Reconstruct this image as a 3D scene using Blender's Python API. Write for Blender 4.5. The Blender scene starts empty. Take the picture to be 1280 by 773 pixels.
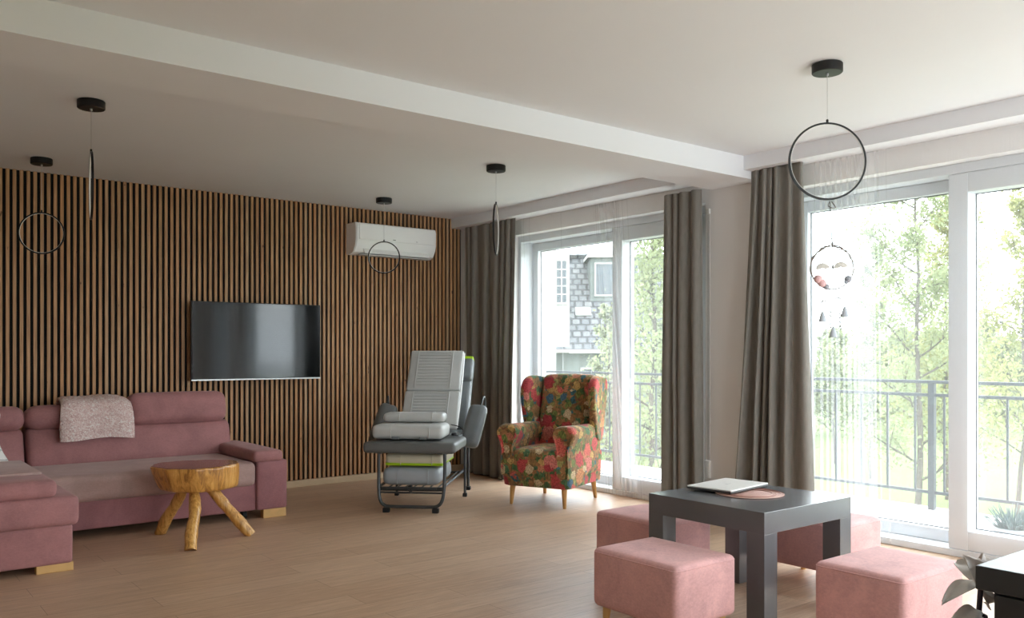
import bpy, bmesh, math, random
from mathutils import Vector, Matrix
import numpy as np

# ------------------------------------------------------------------ camera, sky, sun, exposure
S = bpy.context.scene
COL = S.collection
YAW = 0.6642                     # camera heading, clockwise from +Y
EYE = Vector((0, 0, 1.25))
FWD = Vector((math.sin(YAW), math.cos(YAW), 0))
RGT = Vector((math.cos(YAW), -math.sin(YAW), 0))

cam_d = bpy.data.cameras.new('camera')
cam = bpy.data.objects.new('camera', cam_d)
COL.objects.link(cam)
cam.location = EYE
cam.rotation_euler = (math.radians(90), 0, -YAW)
cam_d.sensor_width = 36
cam_d.lens = 36 * 1085.5 / 1280
cam_d.shift_y = 53.9 / 1280
cam_d.clip_start = 0.05
cam_d.clip_end = 500
S.camera = cam

SKY_STRENGTH = 6.0
EXPOSURE = 0.72
S.view_settings.view_transform = 'Standard'
S.view_settings.look = 'None'
S.view_settings.exposure = EXPOSURE
S.view_settings.gamma = 1
S.view_settings.use_curve_mapping = False
S.cycles.use_denoising = True
S.cycles.max_bounces = 14
S.cycles.diffuse_bounces = 7
S.cycles.glossy_bounces = 4
S.cycles.transmission_bounces = 8
S.cycles.transparent_max_bounces = 40
S.cycles.sample_clamp_indirect = 8
S.cycles.caustics_reflective = False
S.cycles.caustics_refractive = False

w = bpy.data.worlds.new('sky')
S.world = w
w.use_nodes = True
nt = w.node_tree
bg = nt.nodes['Background']
bg.inputs['Strength'].default_value = SKY_STRENGTH
tc = nt.nodes.new('ShaderNodeTexCoord')
mp = nt.nodes.new('ShaderNodeMapping')
mp.inputs['Scale'].default_value = (1, 1, 2.5)
nz = nt.nodes.new('ShaderNodeTexNoise')
nz.inputs['Scale'].default_value = 2.2
nz.inputs['Detail'].default_value = 5
rp = nt.nodes.new('ShaderNodeValToRGB')
rp.color_ramp.elements[0].color = (0.78, 0.89, 1.0, 1)
rp.color_ramp.elements[1].color = (0.95, 0.97, 1.0, 1)
rp.color_ramp.elements[0].position = 0.35
rp.color_ramp.elements[1].position = 0.6
for a, b in ((tc.outputs['Generated'], mp.inputs[0]), (mp.outputs[0], nz.inputs['Vector']),
             (nz.outputs['Fac'], rp.inputs[0]), (rp.outputs[0], bg.inputs['Color'])):
    nt.links.new(a, b)

sun_d = bpy.data.lights.new('sun', 'SUN')
sun = bpy.data.objects.new('sun', sun_d)
COL.objects.link(sun)
sun_d.energy = 1.6
sun_d.angle = math.radians(3)
sun_d.color = (1, 0.95, 0.86)
sun.rotation_euler = Vector((0.12, 0.60, 0.80)).to_track_quat('Z', 'Y').to_euler()


def portal(name, x, y0, y1, z0, z1, face):
    d = bpy.data.lights.new(name, 'AREA')
    o = bpy.data.objects.new(name, d)
    COL.objects.link(o)
    d.shape = 'RECTANGLE'
    d.cycles.is_portal = True
    if face == 'x':      # daylight enters towards -x
        d.size, d.size_y = z1 - z0, y1 - y0
        o.location = (x, (y0 + y1) / 2, (z0 + z1) / 2)
        o.rotation_euler = (0, math.radians(90), 0)
    else:                # daylight enters towards +y (x holds the y position, y0/y1 the x span)
        d.size, d.size_y = y1 - y0, z1 - z0
        o.location = ((y0 + y1) / 2, x, (z0 + z1) / 2)
        o.rotation_euler = (math.radians(90), 0, 0)


portal('window_daylight', 5.62, 4.35, 6.8, 0.02, 2.4, 'x')
portal('window_daylight', 5.62, 0.30, 3.75, 0.02, 2.4, 'x')
portal('window_daylight', 5.62, -1.35, -0.1, 0.02, 2.4, 'x')
portal('window_daylight', -1.72, 1.5, 4.9, 0.1, 2.4, 'y')

# ------------------------------------------------------------------ materials


def lin(r, g, b):
    def c(v):
        v /= 255
        return v / 12.92 if v <= 0.04045 else ((v + 0.055) / 1.055) ** 2.4
    return (c(r), c(g), c(b), 1)


class Mat:
    def __init__(s, name, rough=0.6, color=(0.5, 0.5, 0.5, 1), **kw):
        s.m = bpy.data.materials.new(name)
        s.m.use_nodes = True
        s.t = s.m.node_tree
        s.b = s.t.nodes['Principled BSDF']
        s.b.inputs['Base Color'].default_value = color
        s.b.inputs['Roughness'].default_value = rough
        for k, v in kw.items():
            s.b.inputs[k.replace('_', ' ')].default_value = v
        s._co = None

    def n(s, kind, **kw):
        nd = s.t.nodes.new(kind)
        for k, v in kw.items():
            setattr(nd, k, v)
        return nd

    def l(s, a, b):
        s.t.links.new(a, b)

    def coord(s, scale=(1, 1, 1), rot=(0, 0, 0), loc=(0, 0, 0)):
        if s._co is None:
            s._co = s.n('ShaderNodeTexCoord')
        m = s.n('ShaderNodeMapping')
        m.inputs['Scale'].default_value = scale
        m.inputs['Rotation'].default_value = rot
        m.inputs['Location'].default_value = loc
        s.l(s._co.outputs['Object'], m.inputs[0])
        return m.outputs[0]

    def noise(s, vec, scale, detail=3, rough=0.5, dist=0):
        n = s.n('ShaderNodeTexNoise')
        n.inputs['Scale'].default_value = scale
        n.inputs['Detail'].default_value = detail
        n.inputs['Roughness'].default_value = rough
        n.inputs['Distortion'].default_value = dist
        s.l(vec, n.inputs['Vector'])
        return n

    def ramp(s, fac, stops, interp='LINEAR'):
        r = s.n('ShaderNodeValToRGB')
        e = r.color_ramp.elements
        r.color_ramp.interpolation = interp
        while len(e) < len(stops):
            e.new(0.5)
        for el, (p, c) in zip(e, stops):
            el.position = p
            el.color = c
        s.l(fac, r.inputs[0])
        return r.outputs[0]

    def mix(s, fac, a, b, blend='MIX'):
        m = s.n('ShaderNodeMix', data_type='RGBA', blend_type=blend)
        if isinstance(fac, (int, float)):
            m.inputs[0].default_value = fac
        else:
            s.l(fac, m.inputs[0])
        for i, v in ((6, a), (7, b)):
            if isinstance(v, tuple):
                m.inputs[i].default_value = v
            else:
                s.l(v, m.inputs[i])
        return m.outputs[2]

    def math(s, op, a, b=None):
        m = s.n('ShaderNodeMath', operation=op)
        for i, v in ((0, a), (1, b)):
            if v is None:
                continue
            if isinstance(v, (int, float)):
                m.inputs[i].default_value = v
            else:
                s.l(v, m.inputs[i])
        return m.outputs[0]

    def base(s, c):
        s.l(c, s.b.inputs['Base Color'])

    def bump(s, h, strength=0.3, dist=0.01):
        b = s.n('ShaderNodeBump')
        b.inputs['Strength'].default_value = strength
        b.inputs['Distance'].default_value = dist
        s.l(h, b.inputs['Height'])
        s.l(b.outputs[0], s.b.inputs['Normal'])


M = {}


def plain(name, color, rough=0.6, var=0.06, scale=8.0, bump=0.0, bscale=200, **kw):
    m = Mat(name, rough, color, **kw)
    n = m.noise(m.coord(), scale, 4)
    lo = tuple(max(0, c * (1 - var)) for c in color[:3]) + (1,)
    hi = tuple(min(1, c * (1 + var)) for c in color[:3]) + (1,)
    m.base(m.ramp(n.outputs['Fac'], [(0.3, lo), (0.7, hi)]))
    if bump:
        b = m.noise(m.coord(), bscale, 3)
        m.bump(b.outputs['Fac'], bump, 0.004)
    M[name] = m.m
    return m


plain('plaster', lin(228, 226, 224), 0.9, 0.01, 3, 0.05, 150)
plain('ceiling_paint', lin(224, 224, 226), 0.95, 0.01, 2)
plain('left_wall_paint', lin(96, 88, 82), 0.9, 0.02, 3)
plain('white_plastic', lin(236, 236, 234), 0.35, 0.01, 4)
plain('window_white', lin(208, 212, 217), 0.35, 0.01, 4)
plain('black_plastic', lin(24, 24, 25), 0.4, 0.1, 30)
plain('black_metal', lin(22, 21, 21), 0.45, 0.1, 30, Metallic=0.3)
plain('dark_steel', lin(74, 76, 78), 0.4, 0.08, 30, Metallic=0.5)
plain('rubber', lin(18, 17, 17), 0.7, 0.1, 30)
plain('silver', lin(190, 190, 190), 0.35, 0.03, 20, Metallic=0.8)
plain('led_diffuser', lin(225, 224, 220), 0.5, 0.01, 10)
plain('tan_slat_base', lin(196, 172, 140), 0.5, 0.06, 10)
plain('black_felt', lin(20, 18, 17), 0.95, 0.15, 60)
plain('table_laminate', lin(90, 92, 96), 0.22, 0.04, 6, 0.02, 120, Specular_IOR_Level=0.9)
plain('cabinet_black', lin(26, 26, 27), 0.3, 0.05, 6)
plain('grey_vinyl', lin(108, 112, 114), 0.38, 0.05, 10, 0.05, 120)
plain('dark_vinyl', lin(92, 93, 92), 0.42, 0.05, 10, 0.05, 120)
plain('white_vinyl', lin(186, 187, 185), 0.4, 0.03, 10, 0.05, 120)
plain('pale_grey_vinyl', lin(158, 164, 170), 0.35, 0.05, 8)
plain('cream_vinyl', lin(205, 198, 176), 0.45, 0.03, 10)
plain('lime', lin(160, 200, 20), 0.5, 0.05, 10)
plain('cord_black', lin(20, 20, 20), 0.6, 0.1, 20)
plain('laptop_white', lin(222, 220, 216), 0.4, 0.01, 10)
plain('laptop_dark', lin(60, 58, 56), 0.5, 0.05, 10)
plain('foot_wood', lin(205, 165, 105), 0.45, 0.08, 14)
plain('petal', lin(205, 200, 196), 0.7, 0.12, 18)
plain('stem_dark', lin(50, 40, 52), 0.6, 0.15, 20)
plain('vase_glaze', lin(60, 60, 62), 0.3, 0.05, 10)
plain('string', lin(104, 99, 94), 0.8, 0.1, 60)
plain('twig', lin(120, 110, 102), 0.8, 0.2, 60)
plain('felt_grey', lin(205, 200, 192), 0.95, 0.1, 60)
plain('pom_pink', lin(228, 186, 186), 0.95, 0.12, 90, 0.6, 160)
plain('pom_dark', lin(165, 168, 176), 0.95, 0.12, 90, 0.6, 160)
plain('bell_blue', lin(196, 202, 210), 0.7, 0.08, 40)
plain('rail_grey', lin(58, 62, 67), 0.5, 0.04, 10)
plain('balcony_tile', lin(222, 220, 214), 0.7, 0.03, 4)
plain('house_white', lin(150, 150, 146), 0.85, 0.03, 1)
plain('house_grey', lin(96, 102, 99), 0.85, 0.04, 1)
plain('bark', lin(78, 72, 64), 0.9, 0.25, 12)
plain('planter', lin(150, 152, 155), 0.7, 0.05, 10)
plain('strap_grey', lin(205, 204, 202), 0.8, 0.04, 60)
plain('brass', lin(150, 120, 70), 0.4, 0.05, 20, Metallic=0.8)


def velvet(name, color, var=0.16):
    m = Mat(name, 0.85, color)
    m.b.inputs['Sheen Weight'].default_value = 0.18
    m.b.inputs['Sheen Roughness'].default_value = 0.4
    m.b.inputs['Sheen Tint'].default_value = (1, 0.8, 0.78, 1)
    big = m.noise(m.coord(), 5, 5, 0.6, 0.8)
    fine = m.noise(m.coord((1, 1, 1.6)), 70, 4, 0.7)
    f = m.math('ADD', m.math('MULTIPLY', big.outputs['Fac'], 0.6), m.math('MULTIPLY', fine.outputs['Fac'], 0.4))
    lo = tuple(c * (1 - var) for c in color[:3]) + (1,)
    hi = tuple(min(1, c * (1 + var)) for c in color[:3]) + (1,)
    m.base(m.ramp(f, [(0.38, lo), (0.62, hi)]))
    m.bump(fine.outputs['Fac'], 0.25, 0.004)
    M[name] = m.m


velvet('pink_velvet', lin(206, 158, 156))
velvet('sofa_velvet', lin(158, 110, 110))
velvet('sofa_base_velvet', lin(146, 99, 102))
velvet('seat_mauve', lin(166, 138, 132), 0.12)

# oak laminate floor, planks along x
m = Mat('floor_oak', 0.38)
v = m.coord()
br = m.n('ShaderNodeTexBrick')
br.offset = 0.37
br.inputs['Scale'].default_value = 1
br.inputs['Brick Width'].default_value = 1.28
br.inputs['Row Height'].default_value = 0.192
br.inputs['Mortar Size'].default_value = 0.0015
br.inputs['Mortar Smooth'].default_value = 0.4
br.inputs['Bias'].default_value = 0
br.inputs['Color1'].default_value = lin(222, 197, 172)
br.inputs['Color2'].default_value = lin(210, 182, 156)
br.inputs['Mortar'].default_value = lin(146, 118, 98)
m.l(v, br.inputs['Vector'])
g1 = m.noise(m.coord((1.2, 16, 1)), 2.2, 6, 0.6, 0.7)
g2 = m.noise(m.coord((3, 60, 1)), 3, 4, 0.6)
gr = m.ramp(g1.outputs['Fac'], [(0.3, lin(222, 212, 204)), (0.7, lin(255, 252, 250))])
gr2 = m.ramp(g2.outputs['Fac'], [(0.3, lin(225, 216, 208)), (0.7, lin(255, 255, 255))])
m.base(m.mix(1.0, m.mix(1.0, br.outputs['Color'], gr, 'MULTIPLY'), gr2, 'MULTIPLY'))
m.l(m.ramp(g1.outputs['Fac'], [(0.3, (0.34,) * 3 + (1,)), (0.7, (0.46,) * 3 + (1,))]), m.b.inputs['Roughness'])
m.bump(m.math('SUBTRACT', g2.outputs['Fac'], br.outputs['Fac']), 0.08, 0.003)
M['floor_oak'] = m.m

# slat wood: each slat has its own tone (pitch below), grain runs up
PITCH = 0.0466
m = Mat('slat_wood', 0.55)
co = m.n('ShaderNodeTexCoord')
sx = m.n('ShaderNodeSeparateXYZ')
m.l(co.outputs['Object'], sx.inputs[0])
idx = m.math('FLOOR', m.math('DIVIDE', sx.outputs[0], PITCH))
wn = m.n('ShaderNodeTexWhiteNoise', noise_dimensions='1D')
m.l(idx, wn.inputs['W'])
tone = m.ramp(wn.outputs['Value'], [(0, lin(182, 140, 98)), (0.35, lin(206, 160, 116)), (0.7, lin(198, 146, 98)), (1, lin(204, 170, 134))])
gr = m.noise(m.coord((60, 60, 2.0)), 2, 5, 0.6, 0.5)
grc = m.ramp(gr.outputs['Fac'], [(0.3, lin(190, 176, 164)), (0.65, lin(255, 255, 255))])
kn = m.noise(m.coord((18, 18, 6)), 2.0, 2)
knc = m.ramp(kn.outputs['Fac'], [(0.72, (1, 1, 1, 1)), (0.80, lin(90, 66, 50))])
m.base(m.mix(1, m.mix(1, tone, grc, 'MULTIPLY'), knc, 'MULTIPLY'))
M['slat_wood'] = m.m


def wood(name, c1, c2, c3, axis_scale, rough=0.3, scale=3.0):
    m = Mat(name, rough)
    n = m.noise(m.coord(axis_scale), scale, 6, 0.65, 1.2)
    m.base(m.ramp(n.outputs['Fac'], [(0.3, c1), (0.5, c2), (0.7, c3)]))
    m.bump(n.outputs['Fac'], 0.4, 0.01)
    m.b.inputs['Coat Weight'].default_value = 0.35
    m.b.inputs['Coat Roughness'].default_value = 0.2
    M[name] = m.m


wood('log_side', lin(120, 72, 28), lin(196, 140, 66), lin(222, 170, 96), (9, 9, 1.2), 0.35)
wood('leg_log', lin(136, 86, 36), lin(205, 152, 76), lin(226, 182, 112), (14, 14, 1.5), 0.35)
wood('turned_leg', lin(160, 112, 56), lin(188, 138, 76), lin(202, 156, 92), (20, 20, 2), 0.4)
# log top: growth rings
m = Mat('log_top', 0.22)
wv = m.n('ShaderNodeTexWave', wave_type='RINGS', rings_direction='Z')
wv.inputs['Scale'].default_value = 9
wv.inputs['Distortion'].default_value = 3
wv.inputs['Detail'].default_value = 3
m.l(m.coord(loc=(0.04, -0.03, 0)), wv.inputs['Vector'])
m.base(m.ramp(wv.outputs['Fac'], [(0, lin(92, 54, 30)), (0.5, lin(122, 76, 42)), (1, lin(136, 88, 52))]))
m.b.inputs['Coat Weight'].default_value = 0.5
m.b.inputs['Coat Roughness'].default_value = 0.15
M['log_top'] = m.m


def drape_mat(name, c, trans=0.12):
    m = Mat(name, 0.95)
    n = m.noise(m.coord((1, 1, 0.25)), 60, 3)
    ww = m.noise(m.coord((300, 300, 400)), 1, 2)
    col = m.ramp(n.outputs['Fac'], [(0.3, tuple(x * 0.93 for x in c[:3]) + (1,)), (0.7, tuple(x * 1.07 for x in c[:3]) + (1,))])
    m.base(col)
    m.bump(ww.outputs['Fac'], 0.15, 0.002)
    tr = m.n('ShaderNodeBsdfTranslucent')
    m.l(col, tr.inputs[0])
    mx = m.n('ShaderNodeMixShader')
    mx.inputs[0].default_value = trans
    m.l(m.b.outputs[0], mx.inputs[1])
    m.l(tr.outputs[0], mx.inputs[2])
    m.l(mx.outputs[0], m.t.nodes['Material Output'].inputs[0])
    M[name] = m.m


drape_mat('drape_grey', lin(136, 131, 124))


def sheer_mat(name, clear):
    m = Mat(name, 0.9)
    di = m.n('ShaderNodeBsdfDiffuse')
    di.inputs[0].default_value = (0.92, 0.93, 0.95, 1)
    tr = m.n('ShaderNodeBsdfTranslucent')
    tr.inputs[0].default_value = (0.92, 0.93, 0.95, 1)
    tp = m.n('ShaderNodeBsdfTransparent')
    m1 = m.n('ShaderNodeMixShader')
    m1.inputs[0].default_value = 0.6
    m.l(di.outputs[0], m1.inputs[1])
    m.l(tr.outputs[0], m1.inputs[2])
    m2 = m.n('ShaderNodeMixShader')
    nz = m.noise(m.coord((1, 1, 0.05)), 160, 2)
    f = m.math('ADD', m.math('MULTIPLY', nz.outputs['Fac'], 0.06), clear - 0.03)
    m.l(f, m2.inputs[0])
    m.l(m1.outputs[0], m2.inputs[1])
    m.l(tp.outputs[0], m2.inputs[2])
    m.l(m2.outputs[0], m.t.nodes['Material Output'].inputs[0])
    M[name] = m.m


sheer_mat('sheer_voile', 0.89)

# glass pane: a thin clear sheet with a weak reflection
m = Mat('pane_glass', 0.02)
gl = m.n('ShaderNodeBsdfGlossy')
gl.inputs['Roughness'].default_value = 0.02
tp = m.n('ShaderNodeBsdfTransparent')
tp.inputs[0].default_value = (0.96, 0.98, 0.97, 1)
mx = m.n('ShaderNodeMixShader')
mx.inputs[0].default_value = 0.05
m.l(tp.outputs[0], mx.inputs[1])
m.l(gl.outputs[0], mx.inputs[2])
m.l(mx.outputs[0], m.t.nodes['Material Output'].inputs[0])
M['pane_glass'] = m.m

# tv screen
m = Mat('tv_screen', 0.12, (0.006, 0.007, 0.008, 1))
m.b.inputs['Specular IOR Level'].default_value = 0.5
n = m.noise(m.coord(), 3, 2)
m.l(m.ramp(n.outputs['Fac'], [(0.3, (0.05,) * 3 + (1,)), (0.7, (0.08,) * 3 + (1,))]), m.b.inputs['Roughness'])
M['tv_screen'] = m.m

# floral upholstery: roses, pale blooms and leaves on an olive-brown ground
m = Mat('floral_fabric', 0.85)
m.b.inputs['Sheen Weight'].default_value = 0.15
v0 = m.coord()
dn = m.noise(v0, 17, 5, .65)
dv = m.n('ShaderNodeVectorMath', operation='MULTIPLY_ADD')
m.l(dn.outputs['Color'], dv.inputs[0])
dv.inputs[1].default_value = (0.08, 0.08, 0.08)
m.l(v0, dv.inputs[2])


def vor(scale, loc):
    a = m.n('ShaderNodeVectorMath', operation='ADD')
    m.l(dv.outputs[0], a.inputs[0])
    a.inputs[1].default_value = loc
    n = m.n('ShaderNodeTexVoronoi')
    n.inputs['Scale'].default_value = scale
    m.l(a.outputs[0], n.inputs['Vector'])
    return n


def lf(c):
    s = m.n('ShaderNodeSeparateColor')
    m.l(c, s.inputs[0])
    return s.outputs


ground = m.ramp(m.noise(v0, 18, 4).outputs['Fac'], [(0.3, lin(104, 72, 40)), (0.5, lin(146, 104, 58)), (0.7, lin(168, 116, 72))])
G2 = vor(34, (1, 8, 3))
g2c = lf(G2.outputs['Color'])
g2col = m.ramp(g2c[0], [(0, lin(98, 110, 54)), (0.3, lin(160, 112, 66)), (0.5, lin(72, 104, 78)), (0.68, lin(186, 140, 90)), (0.85, lin(120, 76, 48))], 'CONSTANT')
ground = m.mix(m.math('LESS_THAN', G2.outputs['Distance'], 0.42), ground, g2col)
L = vor(15, (3, 1, 7))
Lc = lf(L.outputs['Color'])
leafcol = m.ramp(Lc[0], [(0, lin(76, 110, 58)), (0.25, lin(126, 138, 66)), (0.45, lin(150, 116, 66)), (0.62, lin(84, 124, 80)), (0.78, lin(58, 110, 118)), (0.9, lin(170, 160, 92))], 'CONSTANT')
leafshade = m.ramp(m.noise(m.coord((90, 90, 30)), 1, 2).outputs['Fac'], [(0.35, lin(170, 170, 160)), (0.6, (1, 1, 1, 1))])
leafcol = m.mix(1, leafcol, leafshade, 'MULTIPLY')
leafmask = m.math('LESS_THAN', L.outputs['Distance'], 0.50)
c = m.mix(leafmask, ground, leafcol)
B = vor(11, (9, 4, 2))
Bc = lf(B.outputs['Color'])
bcol = m.ramp(Bc[1], [(0, lin(206, 166, 96)), (0.3, lin(214, 190, 150)), (0.6, lin(206, 132, 96)), (0.82, lin(70, 108, 130))], 'CONSTANT')
bpet = m.ramp(m.math('FRACT', m.math('MULTIPLY', B.outputs['Distance'], 7)), [(0.0, lin(150, 140, 130)), (0.5, (1, 1, 1, 1))])
bmask = m.math('MULTIPLY', m.math('LESS_THAN', B.outputs['Distance'], 0.42), m.math('GREATER_THAN', Bc[2], 0.35))
c = m.mix(bmask, c, m.mix(1, bcol, bpet, 'MULTIPLY'))
R = vor(7.2, (0.35, 5.2, 1.3))
Rc = lf(R.outputs['Color'])
rcol = m.ramp(Rc[0], [(0, lin(206, 80, 78)), (0.3, lin(222, 112, 96)), (0.55, lin(190, 64, 72)), (0.75, lin(214, 150, 96)), (0.88, lin(226, 140, 126))], 'CONSTANT')
P2 = vor(34, (0, 0, 0))
pet = m.ramp(m.math('FRACT', m.math('MULTIPLY', m.math('ADD', R.outputs['Distance'], m.math('MULTIPLY', P2.outputs['Distance'], 0.25)), 9)),
             [(0.0, lin(150, 120, 120)), (0.35, lin(235, 225, 225)), (0.9, lin(255, 250, 245)), (1.0, lin(190, 160, 150))])
rmask = m.math('MULTIPLY', m.math('LESS_THAN', m.math('ADD', R.outputs['Distance'], m.math('MULTIPLY', P2.outputs['Distance'], 0.14)), 0.55), m.math('GREATER_THAN', Rc[1], 0.24))
c = m.mix(rmask, c, m.mix(1, rcol, pet, 'MULTIPLY'))
fn = m.ramp(m.noise(v0, 55, 5, .7).outputs['Fac'], [(0.32, lin(205, 196, 188)), (0.62, (1.0, 1.0, 1.0, 1))])
m.base(m.mix(1, c, fn, 'MULTIPLY'))
wv = m.noise(m.coord((400, 400, 400)), 1, 2)
m.bump(wv.outputs['Fac'], 0.2, 0.002)
M['floral_fabric'] = m.m

# shaggy plush throw
m = Mat('plush', 0.95)
n1 = m.noise(m.coord(), 60, 5, 0.7, 1.5)
n2 = m.noise(m.coord(), 120, 3, 0.7)
m.base(m.ramp(n1.outputs['Fac'], [(0.36, lin(206, 166, 162)), (0.5, lin(240, 210, 204)), (0.62, lin(255, 248, 244))]))
m.bump(m.math('ADD', n1.outputs['Fac'], n2.outputs['Fac']), 0.8, 0.015)
M['plush'] = m.m

# white quilted cushion with faint grey print
m = Mat('cushion_print', 0.9)
vv = m.n('ShaderNodeTexVoronoi', feature='DISTANCE_TO_EDGE')
vv.inputs['Scale'].default_value = 14
m.l(m.coord(), vv.inputs['Vector'])
m.base(m.ramp(vv.outputs['Distance'], [(0.02, lin(150, 152, 150)), (0.06, lin(225, 224, 220))]))
M['cushion_print'] = m.m

# woven round placemat
m = Mat('woven_pink', 0.7)
wv = m.n('ShaderNodeTexWave', wave_type='RINGS', rings_direction='Z')
wv.inputs['Scale'].default_value = 55
m.l(m.coord(), wv.inputs['Vector'])
m.base(m.ramp(wv.outputs['Fac'], [(0.2, lin(140, 88, 84)), (0.7, lin(206, 170, 156))]))
M['woven_pink'] = m.m

# grass
m = Mat('lawn_grass', 0.95)
n1 = m.noise(m.coord(), 0.35, 5, 0.6)
n2 = m.noise(m.coord(), 6, 4, 0.7)
m.base(m.mix(0.35, m.ramp(n1.outputs['Fac'], [(0.35, lin(74, 90, 42)), (0.65, lin(96, 106, 58))]),
             m.ramp(n2.outputs['Fac'], [(0.3, lin(60, 76, 34)), (0.7, lin(108, 114, 68))])))
M['lawn_grass'] = m.m


def leaf_mat(name, c1, c2):
    m = Mat(name, 0.8)
    n = m.noise(m.coord(), 1.4, 4)
    col = m.ramp(n.outputs['Fac'], [(0.35, c1), (0.65, c2)])
    m.base(col)
    tr = m.n('ShaderNodeBsdfTranslucent')
    m.l(col, tr.inputs[0])
    mx = m.n('ShaderNodeMixShader')
    mx.inputs[0].default_value = 0.5
    m.l(m.b.outputs[0], mx.inputs[1])
    m.l(tr.outputs[0], mx.inputs[2])
    m.l(mx.outputs[0], m.t.nodes['Material Output'].inputs[0])
    M[name] = m.m


leaf_mat('leaf_lime', lin(126, 130, 82), lin(154, 154, 102))
leaf_mat('leaf_green', lin(118, 128, 92), lin(146, 152, 114))
leaf_mat('leaf_sage', lin(118, 126, 100), lin(146, 150, 124))
leaf_mat('leaf_blue', lin(112, 128, 126), lin(142, 156, 150))

# roof tiles
m = Mat('roof_tile', 0.8)
br = m.n('ShaderNodeTexBrick')
br.inputs['Scale'].default_value = 1
br.inputs['Brick Width'].default_value = 0.42
br.inputs['Row Height'].default_value = 0.42
br.inputs['Mortar Size'].default_value = 0.06
br.inputs['Color1'].default_value = lin(84, 86, 89)
br.inputs['Color2'].default_value = lin(102, 102, 102)
br.inputs['Mortar'].default_value = lin(44, 46, 49)
m.l(m.coord(), br.inputs['Vector'])
m.base(br.outputs['Color'])
M['roof_tile'] = m.m
plain('house_glass', lin(60, 68, 74), 0.15, 0.05, 2)

# ------------------------------------------------------------------ mesh helpers


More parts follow.
